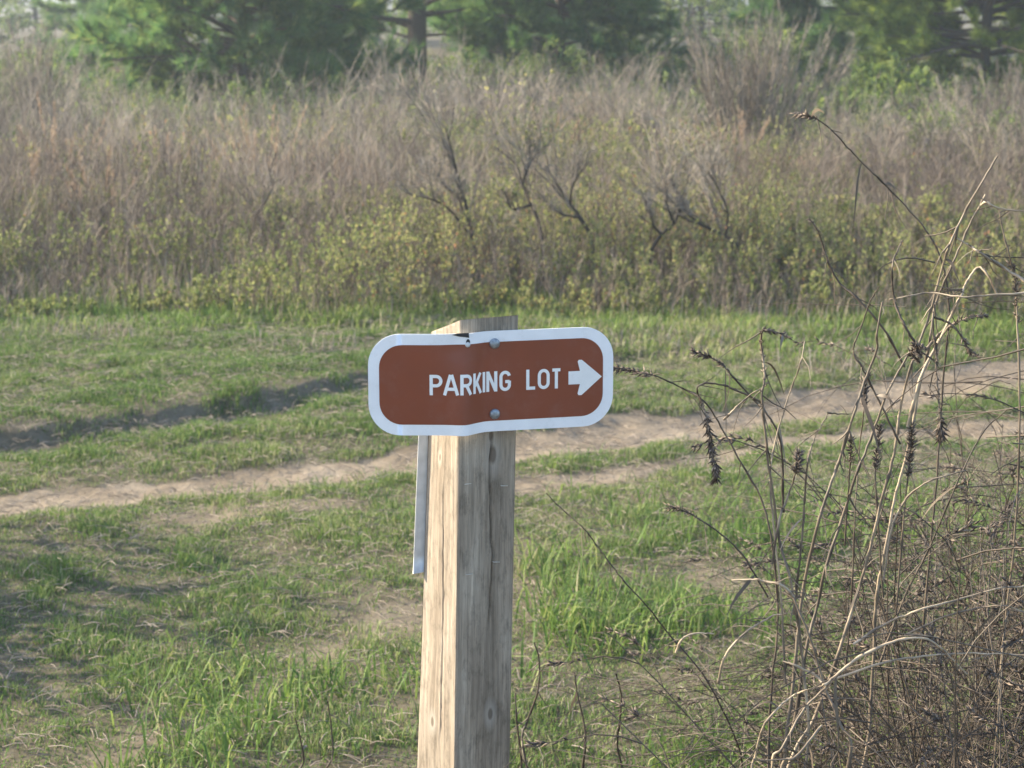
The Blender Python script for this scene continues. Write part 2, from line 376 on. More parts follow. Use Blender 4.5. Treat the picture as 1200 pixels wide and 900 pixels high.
ys = np.concatenate([-grow(0, 400, .2, 1.25)[::-1], grow(.15, 2.6, .1, 1.0), np.arange(2.7, 11.8, .026), grow(11.8, 900, .04, 1.09)]); ys = np.unique(np.round(ys, 4))
GX, GY = np.meshgrid(xs, ys); GZ, GD = terrain(GX, GY)
nx, ny = len(xs), len(ys)
mb = MB(); ii = (np.arange(ny - 1)[:, None] * nx + np.arange(nx - 1)[None]).ravel()
mb.add(np.stack([GX, GY, GZ], -1).reshape(-1, 3), Q=np.stack([ii, ii + 1, ii + nx + 1, ii + nx], 1), a=GD.ravel())
tag(mb.build('ground', M['ground']), 'sandy soil and thatch of the meadow with worn wheel ruts', 'ground', kind='structure')

# ------------------------------------------------------------------ grass (stuff)
def scatter(n, y0, y1, margin=1.1, k=.30):
    """points in the seen wedge, plus a margin to either side"""
    y = np.sqrt(rng.uniform(y0 ** 2, y1 ** 2, n)); x = rng.uniform(-1, 1, n) * (y * k * .5 * 1.75 + margin)
    return x, y
def grass_layer(name, n, y0, y1, hfun, wfun, mat, label, keep, afun, leanr=(.2, 1.0)):
    x, y = scatter(n, y0, y1); z, d = terrain(x, y)
    k = rng.random(n) < keep(x, y, d); x, y, z, d = x[k], y[k], z[k], d[k]; N = len(x)
    mb = MB(); h = hfun(x, y, N)
    blades(mb, np.stack([x, y, z - .004], 1), h, wfun(N), rng.uniform(*leanr, N), rng.uniform(0, 6.283, N), np.clip(afun(x, y, N), 0, 1))
    return tag(mb.build(name, mat), label, 'grass', kind='stuff')
tuft = lambda x, y: fbm(x * 5.5, y * 5.5, 77, 3)
big = lambda x, y: fbm(x * 1.2, y * .9, 5, 3)
grass_layer('short_grass', 860000, 3.4, 10.2,
    lambda x, y, N: (.012 + .027 * sstep(tuft(x, y), .35, .75)) * rng.uniform(.6, 1.35, N) * (1 + .25 * sstep(y, 6, 9)),
    lambda N: rng.uniform(.0018, .0038, N), M['grass'], 'short patchy green turf of the near meadow around the ruts',
    lambda x, y, d: np.clip(1.0 - d * 1.25, .0, 1) * (.55 + .45 * sstep(tuft(x * 1.3, y * 1.3), .30, .52)) * (1 - .9 * bank(x, y)),
    lambda x, y, N: .10 + .62 * (big(x, y)) + rng.normal(0, .17, N) + .35 * (rng.random(N) < .2))
grass_layer('lush_grass', 52000, 3.3, 6.6,
    lambda x, y, N: rng.uniform(.05, .14, N), lambda N: rng.uniform(.0035, .0065, N), M['lush'], 'taller bright green grass growing round the foot of the wooden post',
    lambda x, y, d: sstep(fbm(x * 1.5 + 3, y * 1.5, 91, 3), .40, .62) * np.maximum(sstep(y + .25 * (x + .3), 4.9, 4.35) * sstep(x, -1.0, -.3), sstep(y, 6.6, 5.2) * sstep(x, -.02, .12) * 1.0) * (1 - d * .6),
    lambda x, y, N: rng.beta(2, 3, N), (.3, 1.3))
grass_layer('clump_grass', 60000, 4.0, 9.6,
    lambda x, y, N: rng.uniform(.035, .08, N), lambda N: rng.uniform(.0025, .0045, N), M['grass'], 'scattered deeper green grass clumps standing in the turf',
    lambda x, y, d: sstep(fbm(x * 2.6, y * 2.6, 141, 3), .62, .74) * (1 - d),
    lambda x, y, N: rng.uniform(.15, .65, N), (.3, 1.2))
grass_layer('verge_grass', 130000, 8.9, 12.6,
    lambda x, y, N: rng.uniform(.035, .10, N) * (.6 + .8 * tuft(x, y)), lambda N: rng.uniform(.004, .008, N), M['lush'], 'taller green grass along the front of the thicket',
    lambda x, y, d: sstep(y + (big(x, y) - .5) * 1.6, 9.0, 10.0) * (.25 + .75 * sstep(tuft(x * .6, y * .6), .3, .6)) * (1 - d),
    lambda x, y, N: rng.beta(2, 2.2, N) * .8 + .75 * (big(x * 1.7, y * 1.7) - .30), (.2, 1.0))
grass_layer('verge_straw', 30000, 8.6, 12.4, lambda x, y, N: rng.uniform(.03, .12, N), lambda N: rng.uniform(.002, .005, N), M['straw'], 'dry tan blades mixed into the verge grass',
    lambda x, y, d: sstep(fbm(x * 1.1, y * 1.6, 201, 3), .42, .62) * (1 - d), lambda x, y, N: rng.uniform(0, 1, N), (.2, 1.2))
# loose straw lying on the turf
x, y = scatter(24000, 3.4, 9.8); z, d = terrain(x, y); N = len(x)
mb = MB(); az = rng.uniform(0, 6.283, N); L_ = rng.uniform(.02, .07, N)
e = np.stack([np.cos(az) * L_, np.sin(az) * L_, rng.uniform(0, .012, N)], 1); c0 = np.stack([x, y, z + .008 + rng.uniform(0, .03, N)], 1)
tubes(mb, np.stack([c0, c0 + e * .5 + [0, 0, .004], c0 + e], 1), np.array([[.0011, .0011, .0007]]), 3, rng.uniform(.2, 1, N))
tag(mb.build('straw_litter', M['straw']), 'loose bits of dry straw lying on the turf', 'straw', kind='stuff')

# ------------------------------------------------------------------ branching generator
def branchset(start, dirv, length, K=4, bend=.25, up=.1, droop=0):
    """vectorised wandering paths"""
    N = len(start); p = [start]; d = norm(dirv); L = length[:, None] / (K - 1)
    for k in range(K - 1):
        d = norm(d + rdir(N) * bend + np.array([0, 0, up - droop * k / K])); p.append(p[-1] + d * L)
    return np.stack(p, 1)
def sub(paths, n, lo=.25, hi=1.0, ang=.8, lf=(.25, .6)):
    """n child starts per path"""
    N, K, _ = paths.shape; t = rng.uniform(lo, hi, (N, n)) * (K - 1) * .999; i = t.astype(int); f = (t - i)[..., None]
    r = np.arange(N)[:, None]; a, b = paths[r, i], paths[r, i + 1]; s = (a * (1 - f) + b * f).reshape(-1, 3)
    d = norm(norm(b - a).reshape(-1, 3) + rdir(N * n) * ang)
    Ltot = np.linalg.norm(np.diff(paths, axis=1), axis=2).sum(1)
    return s, d, np.repeat(Ltot, n) * rng.uniform(*lf, N * n) * (1.25 - t.ravel() / (K - 1) * .7), np.repeat(np.arange(N), n)

def brush(mb, x, y, z, h, nb=7, nt_=4, r0=.0035, lean=.35, a=None, tips=False, bend=.22):
    N = len(x); st = np.stack([x, y, z], 1); a = rng.uniform(0, 1, N) if a is None else a
    d = norm(np.stack([rng.normal(0, lean, N), rng.normal(0, lean, N), np.ones(N)], 1))
    m = branchset(st, d, h, 5, bend * .6, .05); tubes(mb, m, np.array([[1, .85, .65, .45, .2]]) * r0, 3, a)
    s, dd, L, id1 = sub(m, nb, .2, 1, .7, (.25, .55)); b = branchset(s, dd, L, 4, bend, .12); tubes(mb, b, np.array([[.55, .45, .32, .15]]) * r0, 3, a[id1])
    s, dd, L, id2 = sub(b, nt_, .15, 1, .8, (.3, .6)); t = branchset(s, dd, L, 3, bend, .1); tubes(mb, t, np.array([[.34, .26, .12]]) * r0, 3, a[id1[id2]])
    return m, b, t

# ------------------------------------------------------------------ thicket (stuff)
# leafy green-yellow forbs with reddish stems, in front
def wedge(n, y0, y1, margin=1.6): return scatter(n, y0, y1, margin)
def forbs(n, y0, y1, hr, label, name, mat, seed, lsz=(.011, .025), nl=15, thr=.45):
    x, y = wedge(n, y0, y1); y = y + (fbm(x * 1.1, x * 0 + seed, seed + 9, 3) - .5) * 1.2 * (y0 < 11); dens = fbm(x * .9, y * .9, seed, 3); k = dens > thr - rng.random(n) * .12; x, y, dens = x[k], y[k], dens[k]
    N = len(x); z, _ = terrain(x, y); h = rng.uniform(*hr, N) * (.55 + .9 * dens) * (.28 + .72 * sstep(y + (fbm(x * 1.3, y * .5, seed + 4, 3) - .5) * 2.4, y0 - .2, y0 + 1.1))
    mb = MB(); st = np.stack([x, y, z], 1); m = branchset(st, np.stack([rng.normal(0, .22, N), rng.normal(0, .22, N), np.ones(N)], 1), h, 5, .12, .1)
    tubes(mb, m, np.array([[1, .9, .7, .5, .3]]) * .0028, 3, rng.uniform(0, 1, N))
    s, d, L, id1 = sub(m, 4, .35, .95, .6, (.2, .4)); b = branchset(s, d, L, 3, .2, .15); tubes(mb, b, np.array([[.5, .4, .2]]) * .0028, 3, rng.uniform(0, 1, len(s)))
    stem = mb.build(name + '_stems', M['stemred']); tag(stem, label[0], 'stems', kind='stuff')
    ml = MB(); s, d, L, i2 = sub(m, nl, .3, 1, .9); s2, d2, L2, i3 = sub(b, 5, .2, 1, .9)
    c = np.vstack([s, s2]); d = norm(np.vstack([d, d2]) + [0, 0, .2]); av = np.concatenate([dens[i2], dens[id1[i3]]])
    leaves(ml, c, rng.uniform(*lsz, len(c)) * 1.25, rng.uniform(*lsz, len(c)) * .6, np.clip(av * .7 + rng.normal(.08, .2, len(c)), 0, 1), d)
    tag(ml.build(name + '_leaves', mat), label[1], 'leaves', kind='stuff')
forbs(6000, 9.75, 13.6, (.25, .47), ['red brown stems of the leafy front thicket', 'small yellow green leaves of the front thicket'], 'front_thicket', M['forb'], 61)
forbs(3600, 13.0, 18.5, (.30, .60), ['stems of the sparse leafy growth in the middle thicket', 'olive leaves of the middle thicket'], 'middle_thicket', M['forb'], 71, (.018, .035), 16, .46)
forbs(3200, 17.5, 34.0, (.35, .70), ['stems of the green undergrowth below the pines', 'green leaves of the undergrowth below the pines'], 'back_undergrowth', M['undergrowth'], 83, (.022, .045), 20, .42)

# grey-brown bare twig brush
x, y = wedge(2500, 10.0, 14.5); z, _ = terrain(x, y); mb = MB()
brush(mb, x, y, z, rng.uniform(.3, .75, len(x)) * (.4 + .6 * sstep(y, 10.0, 11.8)) * (.6 + .8 * fbm(x * .6, y * .6, 47)), 6, 4, .0032); tag(mb.build('front_brush', M['stemred']), 'bare reddish twigs mixed through the front thicket', 'brush', kind='stuff')
x, y = wedge(3000, 13.4, 21); kk = fbm(x * .8, y * .5, 303, 3) > .49; x, y = x[kk], y[kk]; z, _ = terrain(x, y); mb = MB()
brush(mb, x, y, z, rng.uniform(.5, 1.0, len(x)) * (.12 + 1.55 * fbm(x * .5, y * .5, 40)), 7, 4, .0042); tag(mb.build('middle_brush', M['twig']), 'bare lilac grey brush filling the slope behind the front thicket', 'brush', kind='stuff')
x, y = wedge(2300, 20, 33, 2.5); kk = fbm(x * .5, y * .3, 305, 3) > .49; x, y = x[kk], y[kk]; z, _ = terrain(x, y); mb = MB()
brush(mb, x, y, z, rng.uniform(.35, .75, len(x)) * (.15 + 1.4 * fbm(x * .35, y * .35, 45)), 7, 4, .0065); tag(mb.build('back_brush', M['twig']), 'distant bare grey brush at the foot of the pines', 'brush', kind='stuff')
# dry tan grass through the thicket
x, y = wedge(42000, 9.9, 17); k = fbm(x * .8, y * .8, 12) > .40 - .1 * rng.random(len(x)); x, y = x[k], y[k]; N = len(x); z, _ = terrain(x, y); mb = MB()
blades(mb, np.stack([x, y, z], 1), rng.uniform(.2, .58, N) * (.35 + .65 * sstep(y, 9.9, 12)), rng.uniform(.002, .0045, N), rng.uniform(.05, .6, N), rng.uniform(0, 6.28, N), rng.uniform(0, 1, N))
tag(mb.build('dry_grass', M['straw']), 'thin dry tan grass standing through the thicket', 'grass', kind='stuff')
x, y = wedge(8500, 11.8, 15.5); k = rng.random(len(x)) < sstep(x + (fbm(x, y, 401, 3) - .5) * 2.2, .6, -.6) * sstep(fbm(x * 1.4, y * 1.4, 402, 3), .36, .54); x, y = x[k], y[k]; N = len(x); z, _ = terrain(x, y); mb = MB()
blades(mb, np.stack([x, y, z], 1), rng.uniform(.45, .95, N), rng.uniform(.0025, .005, N), rng.uniform(.05, .45, N), rng.uniform(0, 6.28, N), rng.uniform(.2, 1, N))
tag(mb.build('pale_dry_grass', M['straw']), 'tall pale dry grass rising over the left half of the thicket', 'grass', kind='stuff')
x, y = wedge(26000, 16, 34, 2.5); N = len(x); z, _ = terrain(x, y); mb = MB()
blades(mb, np.stack([x, y, z], 1), rng.uniform(.15, .6, N), rng.uniform(.004, .009, N), rng.uniform(.05, .7, N), rng.uniform(0, 6.28, N), rng.uniform(0, 1, N))
tag(mb.build('far_dry_grass', M['straw']), 'pale dry grass on the ground between the brush and the pines', 'grass', kind='stuff')

# ------------------------------------------------------------------ individual dry plume grasses
def plume_grass(label, u, v, hpx, seed, group='tall dry plume grasses rising from the thicket', n=15, spread=.28):
    g = G(u, v); g[2] = terrain(g[0], g[1])[0]; sc_ = F / (g[1] + .0); h = hpx / sc_
    e = empty('plume_grass', tuple(g), label, 'dry grass', group)
    N = n; st = np.zeros((N, 3)) + rng.normal(0, .03, (N, 3)) * [1, 1, 0]
    m = branchset(st, np.stack([rng.normal(0, spread, N), rng.normal(0, spread, N), np.ones(N)], 1), rng.uniform(.7, 1.08, N) * h, 7, .05, .0, .1)
    mb = MB(); tubes(mb, m, np.array([[1, 1, .9, .8, .7, .5, .3]]) * .0030, 3, rng.uniform(.5, 1, N)); mb.build('stalks', M['straw'], e)
    mp = MB(); s, d, L, _ = sub(m, 60, .68, 1, .45); N2 = len(s); blades(mp, s, rng.uniform(.03, .07, N2), rng.uniform(.003, .005, N2), rng.uniform(.2, 1.2, N2), rng.uniform(0, 6.28, N2), rng.uniform(.3, 1, N2))
    mp.build('plume', M['plume'], e)
    return e
PL = [(70, 268, 150, 'tall dry plume grass leaning above the leaves, leftmost of the plumes'),
      (95, 262, 110, 'dry plume grass with a pale tuft beside the leftmost plume'),
      (120, 300, 120, 'bent dry plume grass with drooping head at the left of the thicket'),
      (190, 262, 108, 'slim upright dry plume grass below the left pine'),
      (228, 258, 92, 'short forked dry plume grass right of the slim upright one'),
      (285, 262, 96, 'dry plume grass with a rusty head in the left thicket'),
      (312, 270, 150, 'tallest arching dry plume grass left of the big pine trunk'),
      (350, 262, 92, 'rusty headed dry plume grass below the big pine'),
      (388, 270, 100, 'bending dry plume grass at the left edge of the bare shrubs'),
      (640, 232, 110, 'dry plume grass behind the forked bare shrub'),
      (862, 240, 112, 'two pale tan stalks standing left of the rusty grass clump'),
      (30, 285, 105, 'dry plume grass at the left edge of the photo')]
for i, (u, v, hp, lab) in enumerate(PL): plume_grass(lab, u, v, hp, i)

def clump(name, label, u, v, hpx, wpx, mat, n=700, group=None, fluff=True):
    g = G(u, v); g[2] = terrain(g[0], g[1])[0]; s = F / g[1]; h = hpx / s; wd = wpx / s
    e = empty(name, tuple(g), label, 'grass clump', group)
    mb = MB(); az = rng.uniform(0, 6.283, n); r = np.sqrt(rng.random(n)) * wd * .22
    blades(mb, np.stack([np.cos(az) * r, np.sin(az) * r, np.zeros(n)], 1), rng.uniform(.6, 1.1, n) * h, rng.uniform(.003, .006, n), rng.uniform(.05, .75, n) * wd / h * .6, az + rng.normal(0, .6, n), rng.uniform(.0, 1, n))
    mb.build('blades', mat, e)
    if not fluff: return e
    m2 = MB(); k = rng.random(n) < .7; c = np.stack([np.cos(az) * r, np.sin(az) * r, np.zeros(n)], 1)[k]; hh = rng.uniform(.55, .95, k.sum()) * h
    c = c * (1 + 1.6 * (hh / h)[:, None]); c[:, 2] = hh
    blades(m2, c, rng.uniform(.03, .07, len(c)), rng.uniform(.004, .007, len(c)), rng.uniform(.2, 1, len(c)), rng.uniform(0, 6.28, len(c)), rng.uniform(.2, 1, len(c))); m2.build('seed_fluff', M['plume'], e)
    return e
clump('grass_clump', 'rounded rusty tan grass clump at the right of the thicket', 916, 252, 66, 70, M['plume'], 900)
clump('grass_clump', 'loose straw coloured grass clump in front of the second pine', 690, 205, 100, 90, M['straw'], 500)
clump('grass_clump', 'sunlit orange grass clump far off at the upper left', 128, 122, 62, 40, M['plume'], 500)
clump('grass_clump', 'low brown dry patch where the thicket meets the verge right of the post', 690, 362, 42, 70, M['stemred'], 260, fluff=False)

# ------------------------------------------------------------------ individual bare shrubs with dark trunks
def bare_shrub(label, trunks, Y, cat='shrub', twn=(9, 6, 4), r=.016, mat='twig', leaf=0, group='bare shrubs in the thicket'):
    base = P(*trunks[0][0], Y); gx = base.copy(); zt = terrain(gx[0], gx[1])[0]
    e = empty('bare_shrub', (gx[0], gx[1], zt), label, cat, group); o = np.array([gx[0], gx[1], zt])
    mt = MB(); mw = MB(); ml = MB()
    for j, tr in enumerate(trunks):
        pts = [P(u, v, Y + (k * .06 * (-1) ** j)) for k, (u, v) in enumerate(tr)]
        if j == 0 or tr[0] == trunks[0][0]: pts = [np.array([pts[0][0] + .02, pts[0][1], zt - .02])] + pts
        pt = smooth_path(pts, 4) - o; K = len(pt)
        rr = r * (.8 if j == 0 else .5) * np.linspace(1, .3, K); tubes(mt, pt[None], rr[None], 6, rng.random())
        idx = np.linspace(0, K - 1, 6).astype(int); pk = pt[idx][None]
        s, d, L, _ = sub(pk, twn[0], .3, 1, .75, (.3, .6)); b = branchset(s, norm(d + [0, 0, .5]), np.minimum(L * 1.4, .55), 5, .16, .09); tubes(mw, b, np.array([[.26, .22, .18, .13, .08]]) * r, 4, rng.uniform(0, .6, len(s)))
        s, d, L, _ = sub(b, twn[1], .2, 1, .7, (.35, .7)); b2 = branchset(s, d, L, 4, .15, .10); tubes(mw, b2, np.array([[.12, .10, .08, .05]]) * r, 3, rng.uniform(.35, 1, len(s)))
        s, d, L, _ = sub(b2, twn[2], .2, 1, .8, (.3, .7)); b3 = branchset(s, d, L, 3, .2, .1); tubes(mw, b3, np.array([[.09, .08, .05]]) * r, 3, rng.uniform(.45, 1, len(s)))
        if leaf:
            s, d, L, _ = sub(b3[::3], leaf, .2, 1, .8); leaves(ml, s, .028, .016, rng.uniform(.3, .9, len(s)), d)
    mt.build('trunk', M['bark'], e); mw.build('twigs', M[mat], e)
    if leaf: ml.build('leaves', M['forb'], e)
    return e
bare_shrub('upright bare shrub with dark forked trunk left of centre above the sign', [[(558, 300), (552, 268), (541, 225), (530, 180), (522, 150)], [(552, 268), (540, 240), (538, 222)], [(545, 235), (520, 218), (500, 205)], [(555, 280), (520, 240), (480, 228)]], 10.9, r=.017)
bare_shrub('bare shrub with slanting dark trunk carrying a few green leaves above the sign', [[(634, 272), (622, 240), (612, 215), (602, 190), (580, 172)], [(622, 240), (600, 245), (592, 225)], [(612, 215), (620, 190), (618, 160)]], 11.0, leaf=1, r=.016)
bare_shrub('bare shrub with long trunk leaning left behind the sign board right half', [[(694, 285), (680, 255), (665, 235), (650, 212), (640, 195)], [(668, 238), (672, 215), (690, 190)], [(680, 255), (655, 250), (640, 238)]], 10.95, r=.015)
bare_shrub('spreading dark shrub with crossed limbs low in the right thicket', [[(762, 300), (775, 275), (790, 262), (798, 235), (782, 205), (770, 180)], [(775, 275), (765, 262), (760, 240)], [(790, 262), (780, 235), (781, 215)]], 10.85, r=.016)
bare_shrub('bare shrub with long dark limb arching down to the right above the weeds', [[(884, 325), (865, 290), (850, 277), (825, 265), (800, 255), (780, 238)], [(850, 277), (853, 250), (842, 222), (830, 200)], [(825, 265), (805, 250), (795, 240)]], 10.8, r=.016)
bare_shrub('small dark bare shrub at the left of the leafy thicket', [[(308, 268), (300, 250), (292, 235), (288, 212)], [(300, 250), (312, 235), (318, 222)]], 11.9, twn=(7, 5, 4))
bare_shrub('pale much branched bare shrub behind the upright dark one', [[(478, 262), (470, 235), (460, 200), (450, 165)], [(470, 235), (490, 200), (500, 170)], [(478, 250), (440, 215), (430, 185)]], 15.0, twn=(10, 7, 6), r=.012)
bare_shrub('brown bare shrub in front of the distant yellow bushes at right', [[(1010, 262), (1015, 230), (1000, 200), (990, 160)], [(1015, 230), (1035, 200), (1045, 165)]], 14.6, twn=(10, 7, 5), r=.012)
# the tall hazy bush: hundreds of fine upright twigs
def tall_bush(label, u, v, hpx, wpx, n, mat='twig', cat='bush'):
    g = G(u, v); g[2] = terrain(g[0], g[1])[0]; s = F / g[1]; h = hpx / s; wd = wpx / s
    e = empty('tall_bush', tuple(g), label, cat, 'tall bare bushes'); mb = MB(); N = n
    st = rng.normal(0, .12, (N, 3)) * [1, 1, 0]; m = branchset(st, np.stack([rng.normal(0, wd * .28 / h, N), rng.normal(0, wd * .28 / h, N), np.ones(N)], 1), rng.uniform(.6, 1.05, N) * h, 6, .06, .03)
    tubes(mb, m, np.array([[1, .9, .8, .6, .4, .2]]) * .0055, 4, rng.uniform(0, 1, N)); mb.build('stems', M[mat], e)
    mt = MB(); s_, d, L, _ = sub(m, 12, .3, 1, .35, (.15, .35)); b = branchset(s_, d, L, 4, .12, .1); tubes(mt, b, np.array([[.5, .4, .3, .15]]) * .0055, 3, rng.uniform(0, 1, len(s_)))
    s_, d, L, _ = sub(b, 5, .2, 1, .45, (.3, .6)); b = branchset(s_, d, L, 3, .15, .1); tubes(mt, b, np.array([[.3, .25, .12]]) * .0055, 3, rng.uniform(0, 1, len(s_))); mt.build('twigs', M[mat], e)
tall_bush('tall hazy grey bush of fine upright twigs at the upper right', 885, 215, 200, 230, 80)
tall_bush('thin bare grey bush at the upper left edge', 40, 190, 165, 150, 34)
tall_bush('low pale grey bush before the gap between the pines', 575, 190, 95, 150, 30)
tall_bush('lilac grey bush right of the straw coloured clump', 790, 225, 110, 130, 34)
tall_bush('bare brown bush at the upper right edge', 1190, 185, 110, 130, 30)

# leaning grey pole
a_, b_ = P(1069, 262, 15.2), P(1086, 163, 15.6); e = empty('wooden_pole', (a_[0], a_[1], 0), 'weathered grey wooden pole leaning in the right thicket', 'pole')
mb = MB(); pt = np.linspace(np.array([a_[0], a_[1], -.05]) + 0, b_, 8) - [a_[0], a_[1], 0]; tubes(mb, pt[None], np.linspace(.026, .022, 8)[None], 10); 
tp = pt[-1]; mb.add([tp + [.022 * math.cos(t), .022 * math.sin(t), .001] for t in np.arange(10) * .6283] + [tp + [0, 0, .006]], T=[[i, (i + 1) % 10, 10] for i in range(10)])
mb.build('shaft', M['polegrey'], e)

# ------------------------------------------------------------------ trees
def pine(label, u, v, height, spread, base, mat='needle', group='pines behind the thicket', lowdense=1.0, tr=.12, extra=None, lean=(0, 0), low=10, scale=1):
    g = G(u, v); z0 = 0
    e = empty('pine_tree', (g[0], g[1], z0), label, 'pine tree', group)
    mt = MB(); K = 12; zz = np.linspace(-.1, height, K); wob = np.cumsum(rng.normal(0, .03, (K, 2)), 0)
    tp_ = np.stack([wob[:, 0] * .6 + zz * lean[0], wob[:, 1] * .6 + zz * lean[1], zz], 1); tp_[:3, :2] *= .4
    tubes(mt, tp_[None], (tr * np.linspace(1.05, .12, K) ** .8)[None], 10, .3); mt.build('trunk', M['pinebark'], e)
    def at(z): return np.array([np.interp(z, zz, tp_[:, 0]), np.interp(z, zz, tp_[:, 1]), z])
    nl = int(height * 5); zs = np.concatenate([rng.uniform(base, 2.4, int(low * 1.7 * lowdense)), rng.uniform(2.4, height * .97, nl)])
    az = rng.uniform(0, 6.283, len(zs)); ln = spread * np.clip(1 - (zs - 1.5) / (height + .5), .12, 1) * rng.uniform(.6, 1.1, len(zs))
    if extra:
        zs = np.concatenate([zs, [q[0] for q in extra]]); az = np.concatenate([az, [q[1] for q in extra]]); ln = np.concatenate([ln, [q[2] for q in extra]])
    st = np.array([at(z) for z in zs]); d = np.stack([np.cos(az), np.sin(az), rng.uniform(.0, .35, len(zs))], 1)
    lim = branchset(st, d, ln, 6, .12, -.02); ml = MB(); tubes(ml, lim, np.array([[1, .8, .6, .45, .3, .15]]) * (.016 + .010 * ln[:, None]), 6, rng.uniform(0, 1, len(zs)))
    s, d, L, i1 = sub(lim, 8, .25, 1, .7, (.2, .42)); b = branchset(s, d, L, 4, .18, .06); tubes(ml, b, np.array([[.010, .008, .006, .004]]), 4, rng.uniform(0, 1, len(s)))
    ml.build('limbs', M['pinebark'], e)
    s2, d2, L2, i2 = sub(b, 7, .25, 1, .6); zc = s2[:, 2]; keep = rng.random(len(s2)) < np.where(zc < 2.6, 1, .45)
    s2, d2 = s2[keep], d2[keep]; endp = lim[:, -1]; endd = norm(lim[:, -1] - lim[:, -2])
    s2 = np.vstack([s2, endp, b[:, -1]]); d2 = norm(np.vstack([d2, endd, norm(b[:, -1] - b[:, -2])]) + [0, 0, .15])
    mn = MB(); needles(mn, s2, d2, 22, .20 * scale, .011 * scale, np.clip(rng.normal(.42, .28, len(s2)), 0, 1), .7); mn.build('crown', M[mat], e)
    return e
pine('big pine with bare lower trunk and forked limbs left of centre', 491, 130, 8.5, 2.9, 1.05, tr=.14, low=9, extra=[(.95, math.pi * .98, 1.0), (1.1, math.pi * .8, 1.3), (1.25, .1, 1.6), (1.0, .5, 1.1)])
pine('dense dark green pine filling the left of the tree line', 288, 148, 7.0, 1.95, .22, low=60, tr=.05)
pine('pine with thin dark trunk right of centre', 657, 128, 7.5, 1.7, .3, low=44, tr=.06)
pine('young pine between the big pine and the thin trunked pine', 598, 108, 6.0, 1.3, .6, low=26, tr=.045)
pine('sunlit yellow green pine at the upper right corner', 1150, 138, 7.5, 1.9, .75, 'needley', low=46, tr=.07)
pine('small dark pine between the hazy bush and the sunlit pine', 985, 112, 6.5, 1.6, .6, low=34, tr=.07)
pine('bluish dark pine far off behind the orange grass clump', 135, 84, 8, 1.4, .25, low=26, tr=.08, scale=1.2)
pine('dark pine far off between the left pine and the big pine', 352, 84, 9, 1.6, .4, low=20, tr=.08, scale=1.3)
pine('dark pine leaning in from beyond the right edge', 1290, 130, 8.0, 2.2, .5, low=26, tr=.1)

def leafy_tree(label, u, v, height, spread, base, mat='farleaf', lsz=.06, nleaf=6, group='leafy trees behind the pines', tr=.07, nl=40, name='leafy_tree'):
    g = G(u, v); e = empty(name, (g[0], g[1], 0), label, 'tree', group)
    K = 8; zz = np.linspace(-.1, height, K); tp_ = np.stack([np.cumsum(rng.normal(0, .06, K)), np.cumsum(rng.normal(0, .06, K)), zz], 1); mt = MB()
    tubes(mt, tp_[None], (tr * np.linspace(1, .15, K))[None], 8, .4); mt.build('trunk', M['bark'], e)
    zs = rng.uniform(base, height * .95, nl) ** 1.0; az = rng.uniform(0, 6.283, nl); st = np.stack([np.interp(zs, zz, tp_[:, 0]), np.interp(zs, zz, tp_[:, 1]), zs], 1)
    ln = spread * rng.uniform(.5, 1.05, nl) * np.clip(1.15 - zs / height * .6, .3, 1); lim = branchset(st, np.stack([np.cos(az), np.sin(az), rng.uniform(-.1, .6, nl)], 1), ln, 5, .2, .03)
    ml = MB(); tubes(ml, lim, np.array([[1, .8, .6, .4, .2]]) * .018, 5, rng.uniform(0, 1, nl))
    s, d, L, _ = sub(lim, 9, .2, 1, .9, (.2, .45)); b = branchset(s, d, L, 4, .3, .0); tubes(ml, b, np.array([[.006, .005, .004, .002]]), 3, rng.uniform(0, 1, len(s))); ml.build('limbs', M['bark'], e)
    s, d, L, i_ = sub(b, nleaf * 3, .1, 1, .9); s = s + rng.normal(0, .05, s.shape); mf = MB()
    tone = rng.uniform(0, 1, len(b))[i_]; leaves(mf, s, lsz * 1.4, lsz * .9, np.clip(tone * .6 + rng.uniform(0, .4, len(s)), 0, 1), d); mf.build('crown', M[mat], e)
    return e
leafy_tree('slender tree with glinting pale leaves at the upper left', 212, 150, 5.5, .75, .75, 'farleaf', .05, 3, 'leafy trees behind the pines', .03, 30)
t0 = leafy_tree('tall leafy tree in pale spring green behind the gap right of centre', 790, 74, 9, 3.6, .1, lsz=.085, nleaf=6, nl=80)
for u, v, sc_, rz, lab in [(-60, 66, 1.0, 1, 'pale green leafy tree beyond the upper left corner'), (330, 66, .9, 2.2, 'pale green leafy tree glimpsed between the left pine and the big pine'),
                        (560, 60, 1.1, 3.1, 'yellow green leafy tree behind the young pine'), (900, 66, .8, 4.0, 'leafy tree behind the tall hazy bush'),
                        (1040, 64, 1.0, 5.0, 'leafy tree left of the sunlit pine'), (1240, 70, .9, .6, 'leafy tree behind the upper right corner'), (690, 52, 1.2, 1.7, 'farthest leafy tree behind the thin trunked pine'),
                        (180, 52, 1.2, 5.5, 'farthest leafy tree behind the slender glinting tree'), (450, 48, 1.3, .2, 'farthest leafy tree behind the big pine'), (40, 46, 1.3, 4.4, 'farthest leafy tree low at the upper left'), (980, 46, 1.4, 1.4, 'farthest leafy tree behind the small dark pine'),
 (815, 58, 1.15, 3.3, 'far leafy tree left of the hazy bush'), (735, 56, 1.1, 5.9, 'far leafy tree in the bright gap between the pines'),
 (1500, 64, 1.1, 2.7, 'leafy tree well beyond the right edge'), (-330, 60, 1.1, 3.7, 'leafy tree well beyond the left edge')]:
    c = copy_tree(t0); g = G(u, v); c.location = (g[0], g[1], 0); c.rotation_euler = (0, 0, rz); c.scale = (sc_,) * 3; c['label'] = lab
